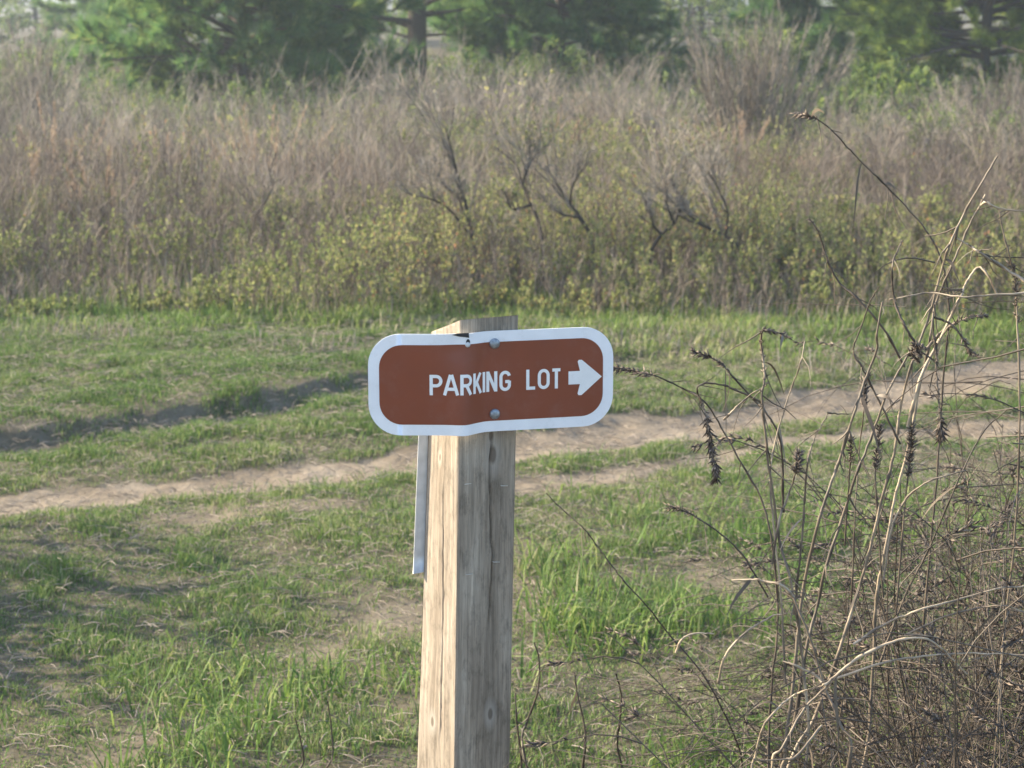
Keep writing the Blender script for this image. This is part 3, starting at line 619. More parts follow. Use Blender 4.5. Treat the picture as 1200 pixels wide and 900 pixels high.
# bushes between
def bush(label, u, v, hpx, wpx, mat, lsz=.03, nl=5, group='leafy bushes between brush and pines'):
    g = G(u, v); g[2] = terrain(g[0], g[1])[0]; s = F / g[1]; h = hpx / s; wd = wpx / s
    e = empty('leafy_bush', tuple(g), label, 'bush', group); N = 34
    m = branchset(rng.normal(0, wd * .12, (N, 3)) * [1, 1, 0], np.stack([rng.normal(0, wd * .42 / h, N), rng.normal(0, wd * .42 / h, N), np.ones(N)], 1), rng.uniform(.6, 1.05, N) * h, 5, .2, .03)
    mt = MB(); tubes(mt, m, np.array([[1, .8, .6, .45, .3]]) * .007, 4, rng.random(N)); s_, d, L, _ = sub(m, 8, .2, 1, .9, (.2, .45)); b = branchset(s_, d, L, 4, .3, .05)
    tubes(mt, b, np.array([[.003, .0025, .002, .001]]), 3, rng.random(len(b))); mt.build('stems', M['stemred'], e)
    s_, d, L, i_ = sub(b, nl * 3, .1, 1, .9); s_ = s_ + rng.normal(0, .02, s_.shape); tone = rng.random(len(b))[i_]; mf = MB()
    leaves(mf, s_, lsz * 1.4, lsz * .8, np.clip(tone * .6 + rng.uniform(0, .4, len(s_)), 0, 1), d); mf.build('leaves', mat, e); return e
for u, v, hp, wp, mk, ls, lab in [
    (330, 158, 75, 130, 'farleaf', .045, 'broad green bush in front of the dense left pine'), (200, 140, 75, 120, 'needley', .045, 'fresh green bush at the left foot of the dense left pine'),
    (420, 140, 70, 110, 'farleaf', .045, 'soft green bush left of the big pine trunk'), (555, 135, 70, 120, 'farleaf', .045, 'soft green bush right of the big pine trunk'),
    (640, 138, 80, 130, 'farleaf', .045, 'green bush below the thin trunked pine'), (720, 130, 80, 120, 'needley', .05, 'pale green bush right of the thin trunked pine'),
    (900, 120, 85, 130, 'farleaf', .05, 'green bush rising behind the tall hazy bush'), (975, 135, 80, 120, 'farleaf', .05, 'green bush between the hazy bush and the sunlit pine'),
    (1085, 135, 85, 130, 'needley', .05, 'yellow green bush under the left side of the sunlit pine'), (1180, 140, 80, 130, 'farleaf', .05, 'deep green bush at the right edge below the sunlit pine'),
    (75, 120, 70, 130, 'farleaf', .05, 'grey green bush behind the thin bare bush at the upper left'), (715, 190, 60, 90, 'farleaf', .035, 'small green bush in the brush right of the bare shrubs'),
    (1112, 215, 90, 90, 'farleaf', .035, 'yellow green bush right of the leaning pole'), (450, 150, 50, 90, 'farleaf', .05, 'bright green bush at the foot of the big pine'),
    (130, 165, 50, 120, 'farleaf', .05, 'green bush below the orange grass clump'), (250, 165, 45, 120, 'farleaf', .05, 'green bush under the dense left pine'),
    (45, 130, 60, 110, 'farleaf', .05, 'dull green bush at the left edge under the trees'), (755, 120, 55, 90, 'farleaf', .06, 'yellowish bush in the gap right of the thin trunked pine'),
    (830, 130, 70, 100, 'farleaf', .06, 'green bush left of the tall hazy bush'), (1050, 150, 75, 110, 'farleaf', .05, 'green bush under the sunlit pine'),
    (1190, 225, 90, 90, 'farleaf', .035, 'dark green bush at the right edge'), (960, 170, 70, 90, 'farleaf', .045, 'olive bush right of the tall hazy bush'),
    (380, 190, 50, 80, 'farleaf', .04, 'green bush among the plumes left of the big pine trunk'), (500, 110, 35, 140, 'needley', .06, 'low yellow bush seen behind the big pine trunk'),
    (1020, 318, 85, 110, 'forb', .024, 'yellow green bush behind the weeds right of the long dark limb'), (1120, 325, 90, 110, 'forb', .024, 'yellow green bush behind the two tall pale stems'),
    (930, 325, 75, 110, 'forb', .024, 'yellow green bush below the rusty grass clump'), (490, 300, 70, 60, 'forb', .024, 'rounded green bush left of the upright dark shrub'),
    (1195, 318, 80, 100, 'forb', .024, 'yellow green bush at the right edge of the verge')]:
    bush(lab, u, v, hp, wp, M[mk], ls)

# two leafy bushes added out of view at left to shade the near turf
def shade_bush(label, x, y, h, wd, n, leafn):
    z = float(terrain(x, y)[0]); e = empty('leafy_bush', (x, y, z), label, 'bush', 'unseen bushes added for shade at left'); 
    m = branchset(rng.normal(0, wd * .15, (n, 3)) * [1, 1, 0], np.stack([rng.normal(0, wd * .4 / h, n), rng.normal(0, wd * .4 / h, n), np.ones(n)], 1), rng.uniform(.5, 1.05, n) * h, 6, .15, .03)
    mt = MB(); tubes(mt, m, np.array([[1, .9, .7, .55, .4, .2]]) * .008, 5, rng.random(n)); s_, d, L, _ = sub(m, 8, .15, 1, .9, (.2, .45)); b = branchset(s_, d, L, 4, .3, .05)
    tubes(mt, b, np.array([[.003, .0025, .002, .001]]), 3, rng.random(len(b))); mt.build('stems', M['stemred'], e)
    s_, d, L, _ = sub(b, leafn, .1, 1, .9); mf = MB(); leaves(mf, s_, .05, .028, rng.random(len(s_)), d); mf.build('leaves', M['farleaf'], e)
shade_bush('leafy bush added out of view at left to shade the turf', -3.0, 6.1, 1.2, 1.2, 28, 10)
shade_bush('second leafy bush added out of view at left for shade nearer the camera', -2.5, 5.3, 1.0, .9, 26, 11)
# ------------------------------------------------------------------ sign on its post
AY = 2.72
ftop = P(540, 375, AY); fbot = P(533, 900, AY)
def front(z): t = (z - ftop[2]) / (fbot[2] - ftop[2]); return ftop * (1 - t) + fbot * t
base = front(0.0); post = empty('trail_sign', (base[0], base[1], 0), 'brown and white PARKING LOT arrow sign on a square wooden post', 'sign')
org = np.array([base[0], base[1], 0.])
ZT = ftop[2]
def ring(z, off=0):
    t = (ZT - z) / (ZT - fbot[2]); a = R(28 + 3.6 * t); sr = .0885 + .003 * min(t, 2); s_l = .091 + .017 * min(t, 1.2)
    if z < .6: a = R(28 + 3.6 * min(t, 1.2))
    f = front(z); r = np.array([math.cos(a), math.sin(a), 0]); l = np.array([-math.sin(a), math.cos(a), 0])
    return f, r, l, sr, s_l
KNOTS = []
def uv_of(px, face):          # pixel -> (u,v) on a post face, used to put knots and cracks where they are
    best = None
    for z in np.linspace(.45, ZT, 240):
        f, r, l, sr, s_l = ring(z)
        for q in np.linspace(0, 1, 60):
            p = f + (r * sr if face == 'r' else l * s_l) * q; u, v = proj(p); d = (u - px[0]) ** 2 + (v - px[1]) ** 2
            if best is None or d < best[0]: best = (d, q, z)
    return ((best[1] * .09 + (.2 if face == 'r' else .0)), best[2])
for px, face, kr in [((578, 532), 'r', .0115), ((576, 510), 'r', .008), ((574, 836), 'r', .008), ((507, 846), 'l', .007), ((515, 536), 'l', .005)]:
    u, v = uv_of(px, face); KNOTS.append((u, v, kr))
M['wood'] = wood_mat()
NC = 10; zs = np.concatenate([np.linspace(-.15, .5, 8)[:-1], np.linspace(.5, ZT, 110)])
def crackd(px_list, face): return [uv_of(p, face) for p in px_list]
CR = crackd([(577, 505), (574, 545), (575, 600), (577, 650), (575, 700), (571, 745)], 'r'); CL = crackd([(521, 560), (520, 700), (518, 800), (515, 890)], 'l')
mb = MB()
fine_q = {'l': None, 'r': None}
for face in ('r', 'l', 'br', 'bl'):
    qs = set(np.linspace(0, 1, 9))
    lines = {'r': CR, 'l': CL}.get(face)
    qs = np.array(sorted(qs)) if lines is None else np.array(sorted(set(np.linspace(0, 1, 61))))
    rows = []; uvs = []
    for z in zs:
        f, r, l, sr, s_l = ring(z); zt = z
        if face == 'r': a0, ax, nrm, ln = f, r, -l, sr
        elif face == 'l': a0, ax, nrm, ln = f, l, -r, s_l
        elif face == 'br': a0, ax, nrm, ln = f + l * s_l, r, l, sr
        else: a0, ax, nrm, ln = f + r * sr, l, r, s_l
        for q in qs:
            p = a0 + ax * ln * q; e_ = min(q, 1 - q) * ln
            rnd = .0022 * max(0, 1 - e_ / .003) ** 2               # eased edges
            wob_ = .0007 * math.sin(z * 21 + q * 3) + .0009 * math.sin(z * 7.3 + q * 5)
            p = p - nrm * rnd + (nrm * wob_ * min(1, e_ / .01))
            if lines is not None:
                vv = [c[1] for c in lines][::-1]; uu = [c[0] for c in lines][::-1]
                if vv[0] - .0 < z < vv[-1]:
                    cu = np.interp(z, vv, uu) + .0006 * math.sin(z * 160) + .0005 * math.sin(z * 71); uq = q * .09 + (.2 if face == 'r' else 0)
                    dep = (.010 if face == 'r' else .004) * min(1, (z - vv[0]) / .05, (vv[-1] - z) / .02)
                    p = p - nrm * dep * max(0, 1 - abs(uq - cu) / .0017)
            # the sawn top slopes down to the back left
            if z > ZT - .05:
                loc = (p - f); lim_ = ZT - max(0, (loc @ l) / s_l) * .030 - 0; p = np.array([p[0], p[1], min(p[2], lim_)])
            rows.append(p - org); uvs.append((q * .09 + {'r': .2, 'l': 0, 'br': .4, 'bl': .6}[face], z))
    m_ = len(qs); ii = (np.arange(len(zs) - 1)[:, None] * m_ + np.arange(m_ - 1)[None]).ravel()
    Qd = np.stack([ii, ii + 1, ii + m_ + 1, ii + m_], 1)
    if face in ('l', 'br'): Qd = Qd[:, ::-1]
    mb.add(rows, Q=Qd, a={'r': .95, 'l': .05, 'br': .9, 'bl': .9}[face], uv=uvs)
f, r, l, sr, s_l = ring(ZT)
top = [f, f + r * sr, f + r * sr + l * s_l - [0, 0, .030], f + l * s_l - [0, 0, .030]]
cc = sum(top) / 4; mb.add([cc + (p - cc) * .985 + [0, 0, .0003] - org for p in top], Q=[[0, 1, 2, 3]], a=1.0, uv=[(.8, 0), (.89, 0), (.89, .09), (.8, .09)])
mb.build('post', M['wood'], post)

# sign surface: s along the board, t up; two flat wings meeting in a soft crease at the post corner
YAW_L, YAW_M, YAW_R = R(-1.0), R(43), R(14.5)
S0 = np.linspace(-.2, .3, 1001); yaw = YAW_L + (YAW_M - YAW_L) * sstep(S0, -.008, .010) + (YAW_R - YAW_M) * sstep(S0, .027, .045)
dx = np.cos(yaw); dy = np.sin(yaw); ds = S0[1] - S0[0]
cx = np.concatenate([[0], np.cumsum((dx[1:] + dx[:-1]) / 2 * ds)]); cy = np.concatenate([[0], np.cumsum((dy[1:] + dy[:-1]) / 2 * ds)])
i0 = np.argmin(abs(S0)); cx -= cx[i0]; cy -= cy[i0]
cen = P(545, 451, AY - .016)
def smap(s, t, n=0.0):
    s = np.asarray(s, float); t = np.asarray(t, float); X = np.interp(s, S0, cx); Y = np.interp(s, S0, cy); w_ = np.interp(s, S0, yaw)
    # slight dent: the top edge pulled back near the crease, the bottom edge bulged forward
    dent = -.004 * np.exp(-((s + .002) / .016) ** 2) * (-t / .068) 
    dent = dent + .0035 * np.exp(-((s + .012) / .02) ** 2 - ((t - .05) / .018) ** 2)
    nx_, ny_ = np.sin(w_), -np.cos(w_)
    return np.stack([cen[0] + X + nx_ * (n) , cen[1] + Y + ny_ * n + dent, cen[2] + t + s * .0 + 0 * X], -1)
# find extents from the photo
sg = np.linspace(-.19, .29, 2000); pu, _ = proj(smap(sg, 0 * sg)); s_of = lambda u: float(np.interp(u, pu, sg))
SL, SR = s_of(431.5), s_of(718.5)
tg = np.linspace(-.1, .1, 800); _, pv = proj(smap(0 * tg, tg)); t_of = lambda v: float(np.interp(-v, -pv, tg))
TT, TB = t_of(391.0), t_of(511.0)
def rrect(mb, s0, s1, t0, t1, rad, n, rows=14, back=False, notch=False, a=.5):
    cs = (1 - np.cos(np.linspace(0, math.pi / 2, 12))) * rad
    S = np.unique(np.concatenate([s0 + cs, np.arange(s0 + rad, s1 - rad, .004), s1 - cs])); V = []
    for s in S:
        e_ = min(s - s0, s1 - s); c = rad - math.sqrt(max(0, rad ** 2 - (rad - e_) ** 2)) if e_ < rad else 0
        hi = t1 - c
        if notch and -.020 < s < .001: hi -= .0036 * (1 - abs((s + .0095) / .0105)) + .0006 * math.sin(s * 2500)
        for t in np.linspace(t0 + c, hi, rows): V.append(smap(s, t, n))
    V = np.array(V) - org; m = len(S); ii = (np.arange(m - 1)[:, None] * rows + np.arange(rows - 1)[None]).ravel()
    Q = np.stack([ii, ii + rows, ii + rows + 1, ii + 1], 1)
    if back: Q = Q[:, ::-1]
    mb.add(V, Q=Q, a=a); return V.reshape(m, rows, 3)
mb = MB(); RAD = .043
A_ = rrect(mb, SL, SR, TB, TT, RAD, .0); B_ = rrect(mb, SL, SR, TB, TT, RAD, -.0020, back=True)
def loopv(A): return np.concatenate([A[:, -1], A[-1, ::-1], A[::-1, 0], A[0]])
la, lb = loopv(A_), loopv(B_); k = len(la); mb.add(np.concatenate([la, lb]), Q=[[i, i + k, (i + 1) % k + k, (i + 1) % k] for i in range(k)])
panel = mb.build('sign_panel', M['white'], post)
mb = MB(); bw = .0148; rrect(mb, SL + bw, SR - bw, TB + bw, TT - bw, RAD - .012, .0004); mb.build('brown_field', M['brown'], panel)
# lettering as strokes in board space
SW = .0044
def stroke(mb, pts, n, wd=SW, closed=False):
    p = np.array(pts, float); out = [p[0]]
    for a, b in zip(p[:-1], p[1:]):
        k = max(1, int(np.linalg.norm(b - a) / .002)); out += [a + (b - a) * j / k for j in range(1, k + 1)]
    p = np.array(out); T = np.gradient(p, axis=0)
    if closed: T[0] = T[-1] = p[1] - p[-2]
    T = norm(T); Nn = np.stack([-T[:, 1], T[:, 0]], 1) * wd / 2
    L1, R1 = p + Nn, p - Nn; m = len(p); V = np.concatenate([smap(L1[:, 0], L1[:, 1], n), smap(R1[:, 0], R1[:, 1], n)]) - org
    i = np.arange(m - 1); mb.add(V, Q=np.stack([i + m, i + m + 1, i + 1, i], 1))
def arc(cx_, cy_, rx, ry, a0, a1, n=18): return [(cx_ + rx * math.cos(R(a)), cy_ + ry * math.sin(R(a))) for a in np.linspace(a0, a1, n)]
def Zp(X): return 400 + X / 3.53
CAP = .0280; TBASE = t_of(463.2)
hw = SW / 2; b0, t1 = hw, CAP - hw
def letter(ch, x0, x1, stz=0):
    s0, s1 = s_of(x0) + hw, s_of(x1) - hw; w_ = s1 - s0; hh = CAP / 2; k = lambda x, y: (s0 + w_ * x, y)
    cuts = {
     'P': [[k(0, 0), k(0, CAP)], [k(0, t1), k(.5, t1)] + [(s0 + w_ * .5 + w_ * .5 * math.cos(R(a)), (t1 + hh - .001) / 2 + (t1 - hh + .001) / 2 * math.sin(R(a))) for a in np.linspace(80, -80, 14)] + [k(.5, hh - .001), k(0, hh - .001)]],
     'A': [[k(.0, 0), k(.46, CAP)], [k(.54, CAP), k(1, 0)], [k(.2, CAP * .3), k(.8, CAP * .3)]],
     'K': [[k(0, 0), k(0, CAP)], [k(.08, CAP * .36), k(.95, CAP)], [k(.34, CAP * .55), k(1.0, 0)]],
     'I': [[k(.5, 0), k(.5, CAP)]],
     'N': [[k(0, 0), k(0, CAP)], [k(.02, CAP - .001), k(.98, .001)], [k(1, 0), k(1, CAP)]],
     'L': [[k(0, 0), k(0, CAP)], [k(0, b0), k(1.1, b0)]],
     'T': [[k(-.1, t1), k(1.1, t1)], [k(.5, 0), k(.5, CAP)]],
     'O': [arc(s0 + w_ / 2, CAP - w_ * .55 - hw, w_ / 2, w_ * .55, 0, 180) + arc(s0 + w_ / 2, w_ * .55 + hw, w_ / 2, w_ * .55, 180, 360) + [(s1, CAP - w_ * .55 - hw)]],
     'G': [arc(s0 + w_ / 2, CAP - w_ * .55 - hw, w_ / 2, w_ * .55, 15, 180) + arc(s0 + w_ / 2, w_ * .55 + hw, w_ / 2, w_ * .55, 180, 345) + [(s1, hh), ], [(s1 + hw * .0, hh - .001), k(.5, hh - .001)]],
    }
    cuts['R'] = cuts['P'] + [[k(.45, hh), k(1.0, 0)]]
    if ch == 'P': pass
    for j, c in enumerate(cuts[ch]):
        stroke(mbl, [(x, y + TBASE) for x, y in c], .0008 + j * .00012, closed=(ch == 'O'))
for ch, x0, x1 in [('P', 503.4, 518.6), ('A', 519, 538.2), ('R', 539.4, 552.6), ('K', 554.2, 564.2), ('I', 565, 568.4), ('N', 569.6, 582.6), ('G', 585, 598.7), ('L', 616.5, 628), ('O', 630, 644), ('T', 646, 657.5)]:
    mbl = MB(); letter(ch, x0, x1); mbl.build('letter', M['letter'], panel, smooth=False)
# arrow
mb = MB(); ax0, axh, ax1 = s_of(666), s_of(676.5), s_of(705); tm = TBASE + CAP * .49; hy = .0246
def poly(pts):
    c = np.mean(pts, 0); V = [c] + list(pts); return V
tail = [(ax0, tm - .0092), (axh + .012, tm - .0092), (axh + .012, tm + .0092), (ax0, tm + .0092)]
head = [(ax1, tm), (axh + .006, tm + hy), (axh + .0015, tm + hy * 1.0), (axh + .0002, tm + hy * .9), (axh + .0035, tm + .0092), (axh + .0035, tm - .0092), (axh + .0002, tm - hy * .9), (axh + .0015, tm - hy * 1.0), (axh + .006, tm - hy)]
V = [smap(s, t, .0008) - org for s, t in tail]; mb.add(V, Q=[[0, 1, 2, 3]])
V = [smap(s, t, .00095) - org for s, t in [(axh + .014, tm)] + head]; n_ = len(head); mb.add(V, T=[[0, 1 + (i + 1) % n_, 1 + i][::-1] for i in range(n_)])
mb.build('arrow', M['letter'], panel, smooth=False)
# bolts
def dome(mb, c, nrm, rad, hgt, sides=20):
    nrm = nrm / np.linalg.norm(nrm); a = norm(np.cross(nrm, [0, 0, 1.])); b = np.cross(nrm, a); V = []; lv = [(1, 0), (1, .35), (.92, .6), (.7, .85), (.35, .98)]
    for q, hq in lv: V += [c + (a * math.cos(t) + b * math.sin(t)) * rad * q + nrm * hgt * hq for t in np.arange(sides) * 2 * math.pi / sides]
    V.append(c + nrm * hgt); Q = []; 
    for k in range(len(lv) - 1): Q += [[k * sides + i, k * sides + (i + 1) % sides, (k + 1) * sides + (i + 1) % sides, (k + 1) * sides + i] for i in range(sides)]
    k = len(lv) - 1; mb.add(np.array(V), Q=Q, T=[[k * sides + i, k * sides + (i + 1) % sides, len(V) - 1] for i in range(sides)])
nR = np.array([math.sin(YAW_R), -math.cos(YAW_R), 0])
for v in (403.5, 488):
    mb = MB(); c = smap(s_of(579.5), t_of(v + 2), .0005) - org
    dome(mb, c, nR, .0072, .0042); mb.build('bolt', M['galv'], panel)
# empty upper-left hole with a torn corner of sheeting beside it
mb = MB(); c = smap(s_of(548), t_of(404), .0006) - org; nL = np.array([0.1, -1, 0.1]); dome(mb, c, nL, .0036, .0012, 14); mb.build('nail_head', M['alu'], panel)
mb = MB(); c_ = [(530, 392.0), (536, 390.4), (549, 390.2), (549.5, 396), (545, 395), (538, 394.2)]; V = [smap(s_of(u), t_of(v), .0011) - org for u, v in [(542, 392.6)] + c_]
mb.add(V, T=[[0, 1 + (i + 1) % 6, 1 + i] for i in range(6)]); mb.build('tear', M['dark'], panel, smooth=False)
mb = MB(); V = []; cth = arc(0, 0, .0030, .0060, 0, 360, 13)[:-1]; cx0, ct0 = s_of(548.5), t_of(402.5); V = [smap(cx0, ct0, .00055) - org] + [smap(cx0 + q[0] * 1.15, ct0 + q[1], .00055) - org for q in cth]
mb.add(V, T=[[0, 1 + i, 1 + (i + 1) % 12] for i in range(12)]); mb.build('bolt_hole', M['dark'], panel, smooth=False)
# metal marker plate seen edge-on along the left rear of the post
f1 = ring(P(0, 520, AY)[2]); mb = MB(); rows = []
zt_, zb_ = P(0, 440, AY)[2], P(0, 671, AY + .09)[2]
for z in np.linspace(zb_, zt_, 12):
    f, r, l, sr, s_l = ring(z); c = f + l * (s_l + .0035); out = .0105 + .003 * (zt_ - z) / (zt_ - zb_) - .0
    for q, n_ in [(-out, 0), (-out - .0004, .0014), (-out + .0006, .0030), (.070, .0030), (.070, 0)]: rows.append(c + r * q + l * n_ - org)
m_ = 5; Q = []
for i in range(11):
    for j in range(m_): Q.append([i * m_ + j, i * m_ + (j + 1) % m_, (i + 1) * m_ + (j + 1) % m_, (i + 1) * m_ + j])
mb.add(rows, Q=Q + [[0, 1, 3, 4], [55, 56, 58, 59]]); mb.build('marker_plate', M['alu'], post, smooth=False)
# staples
for px, dz in [((548, 566), 0), ((591, 569), .0012), ((582, 659), .0012), ((550, 673), 0)]:
    u, z = uv_of(px, 'r'); f, r, l, sr, s_l = ring(z); q = (u - .2) / .09; c = f + r * sr * q - l * .0014 - org; mb = MB(); h_ = .0048
    tubes(mb, np.array([[c - r * h_ + l * .004, c - r * h_, c + r * h_ + [0, 0, -dz], c + r * h_ + l * .004 + [0, 0, -dz]]]), .0005, 5); mb.build('staple', M['staple'], post)

# ------------------------------------------------------------------ dead weeds at the right
def weed(label, root, stems, Y, group='dead weeds right of the sign', tone=(.3, .9)):
    """stems: (pixel path from tip to low end, depth offset, radius, rooted?, [seed heads (i0,i1,n,size)])"""
    rx, ry = root; zt = float(terrain(rx, ry)[0]); o = np.array([rx, ry, zt]); e = empty('dead_weed', tuple(o), label, 'dead weed', group)
    for st in stems:
        path, dY, rad = st[0], st[1], st[2]; rooted = st[3]; heads = st[4] if len(st) > 4 else []; K0 = len(path); tn = st[5] if len(st) > 5 else None
        dd = rng.uniform(-.05, .05)
        pts = [P(u, v, Y + dY + dd * k / K0 + .012 * math.sin(k * 2.1 + u)) for k, (u, v) in enumerate(path)]
        if rooted:
            low = pts[-1]; j = rng.normal(0, .035, 2)
            for q in (.35, .7, 1.0):
                ez = low[2] * (1 - q) + (zt - .02) * q
                w_ = q ** .8; pts.append(np.array([low[0] * (1 - w_) + (rx + j[0]) * w_ + (.02 * (q < 1)) * rng.normal(), low[1] * (1 - w_) + (ry + j[1]) * w_, ez]))
        pt = smooth_path(pts, 6) - o; K = len(pt); pt[1:-1] += rng.normal(0, .00035, (K - 2, 3))
        rr = rad * .95 * np.linspace(.5, 1.15, K) * (1 + .12 * rng.random(K)); nod = rng.integers(0, K, max(1, K // 7)); rr[nod] *= 1.35
        tv = (rng.uniform(*tone) if tn is None else tn); along = np.interp(np.arange(K), np.arange(0, K + 4, 4), rng.normal(0, .16, len(np.arange(0, K + 4, 4))))
        av = np.clip(tv + along - .25 * (np.isin(np.arange(K), nod)), 0, 1)
        mb = MB(); tubes(mb, pt[None], rr[None], 6, av[None])
        so_ = mb.build('stem', M['deadstem'], e)
        ns = K // 30
        for q in rng.integers(2, K - 2, ns):               # dry leaf remnants hanging from the nodes
            dl = norm(rdir(1)[0] + [0, 0, -.3]); Ls = rng.uniform(.02, .06); wv = norm(np.cross(dl, rdir(1)[0])) * rng.uniform(.0015, .003); ks = np.linspace(0, 1, 7)
            cl = pt[q] + dl * Ls * ks[:, None] + np.array([0, 0, -1]) * (ks ** 2)[:, None] * Ls * .8 + wv * np.sin(ks * 5)[:, None] * .8
            wl = wv * (np.sin(ks * 2.6 + .4))[:, None]; ml_ = MB(); ml_.add(np.concatenate([cl - wl, cl + wl]), Q=[[i, i + 1, i + 8, i + 7] for i in range(6)], a=rng.uniform(.3, .8)); ml_.build('dry_leaf', M['deadstem'], so_)
        # short broken side twigs
        mt_n = max(1, K // 6); s, d, L, _ = sub(pt[None], mt_n, .1, .9, .7); b = branchset(s, d, rng.uniform(.015, .07, len(s)), 4, .3, -.05)
        for bb in b: mb = MB(); tubes(mb, bb[None], np.array([[.5, .4, .3, .2]]) * rad, 4, rng.uniform(.1, .8)); mb.build('twig', M['deadstem'], so_)
        for (h0, h1, n, sz) in heads:
            n = int(n * 1.3)      # h in path index units
            seg = smooth_path([p - o for p in pts[:K0]], 6); a = seg[int(h0 * 6):int(h1 * 6) + 1]
            if len(a) < 2: continue
            t = rng.uniform(0, len(a) - 1.001, n); i = t.astype(int); fr = (t - i)[:, None]; c = a[i] * (1 - fr) + a[i + 1] * fr; ax = norm(a[i] - a[i + 1])
            side = norm(np.cross(ax, rdir(n))); dv = norm(ax * rng.uniform(.7, 1.1, (n, 1)) + side * rng.uniform(.35, 1.25, (n, 1)) + [0, 0, -.12])
            mb = MB(); spindles(mb, c, dv, rng.uniform(.3, 1.2, n) * sz * .9, .0011 * sz / .013, rng.beta(1.3, 1.7, n)); mb.build('seed_head', M['pod'], so_)
    return e
RA = (.40, 2.85)
weed('tall pair of pale straight stems reaching highest at the right edge', RA, [
    ([(1169, 183), (1145, 223), (1127, 256), (1111, 291), (1099, 333), (1084, 384), (1067, 430), (1055, 480), (1047, 533), (1033, 587), (1017, 653), (1003, 700), (980, 773), (955, 840), (925, 895)], .05, .0025, 1, [], .72),
    ([(1155, 228), (1132, 273), (1114, 315), (1096, 357), (1090, 400), (1077, 457), (1063, 530), (1048, 587), (1036, 653), (1027, 700), (1022, 800), (1012, 895)], .12, .0025, 1, [], .8),
    ([(1121, 279), (1136, 288), (1150, 297), (1183, 318), (1203, 330), (1225, 345)], .06, .0022, 0, [(4, 5, 30, .012)], .85),
    ([(1169, 346), (1160, 327), (1147, 313), (1133, 330), (1126, 348), (1110, 380), (1095, 410), (1078, 445), (1064, 500)], .08, .0022, 0, [], .95)], 2.75)
weed('two slanting brown stems crossing left of the tall pale pair', (.36, 2.9), [
    ([(1034, 354), (1028, 390), (1027, 411), (1013, 447), (1000, 487), (983, 540), (967, 587), (957, 620), (940, 700), (930, 800), (920, 895)], .0, .0026, 1, [], .6),
    ([(1067, 410), (1040, 460), (1023, 507), (1003, 557), (987, 607), (967, 667), (958, 710), (945, 760), (930, 850), (915, 895)], .05, .0028, 1, [], .5),
    ([(1030, 336), (1018, 357), (1009, 384), (1000, 411), (1013, 435), (1030, 470), (1055, 520)], .02, .0014, 0, [], .35),
    ([(1057, 282), (1046, 312), (1048, 351), (1060, 381), (1072, 402), (1080, 420)], .05, .0020, 0, [(0, 3.5, 60, .007), (4, 5, 60, .013)], .3)], 2.72)
weed('weed with a thick dark spike pointing left at the edge of the sign board', (.33, 2.62), [
    ([(716, 431), (735, 433), (766, 440), (800, 455), (825, 470), (845, 500), (870, 545), (893, 587), (905, 640), (912, 720), (905, 800), (900, 895)], .16, .0017, 1, [(0, 2, 80, .015)], .3),
    ([(812, 412), (830, 418), (845, 426), (858, 440), (880, 465), (900, 487), (915, 520), (918, 600)], .06, .0015, 0, [(0, 1.3, 50, .013), (1.3, 3.4, 34, .011)], .3),
    ([(840, 566), (838, 545), (833, 520), (828, 490), (822, 470), (817, 455), (828, 449), (850, 452), (873, 462), (893, 472)], .05, .0013, 0, [(.3, 3.3, 150, .016), (3.3, 4.5, 20, .010)], .4)], 2.66)
weed('upright weed with bead like capsules and a hooked dark top', (.37, 2.75), [
    ([(925, 396), (908, 389), (893, 388), (893, 410), (896, 440), (893, 467), (897, 505), (900, 540), (907, 587), (913, 633), (927, 683), (940, 770), (945, 895)], 0, .0021, 1, [(0, 2.0, 60, .012), (2, 5.4, 60, .010)], .7),
    ([(943, 400), (938, 425), (927, 457), (913, 500), (903, 547), (905, 600), (915, 700), (920, 800)], .04, .0014, 0, [], .8),
    ([(937, 530), (934, 548), (928, 567), (920, 590), (913, 610), (905, 660)], -.05, .0016, 0, [(0, 1.5, 80, .014)], .6),
    ([(970, 485), (962, 500), (953, 517), (946, 545), (943, 587), (938, 650), (930, 720)], .0, .0015, 0, [], .65),
    ([(898, 452), (880, 462), (860, 480), (848, 492)], .02, .0014, 0, [], .8)], 2.68)
weed('thin weed arching far left with a drooping dark tip against the thicket', (.62, 3.0), [
    ([(931, 133), (946, 136), (960, 141), (980, 158), (1000, 180), (1033, 213), (1057, 237), (1085, 270), (1105, 310), (1112, 370), (1105, 450), (1098, 560), (1085, 700), (1070, 895)], .2, .0017, 1, [(0, 2, 46, .014), (2, 6, 70, .006)], .3),
    ([(948, 256), (957, 268), (964, 285), (970, 306), (985, 333), (1005, 350), (1035, 385), (1060, 430)], .15, .0016, 0, [(0, 3.5, 80, .007)], .3)], 2.75)
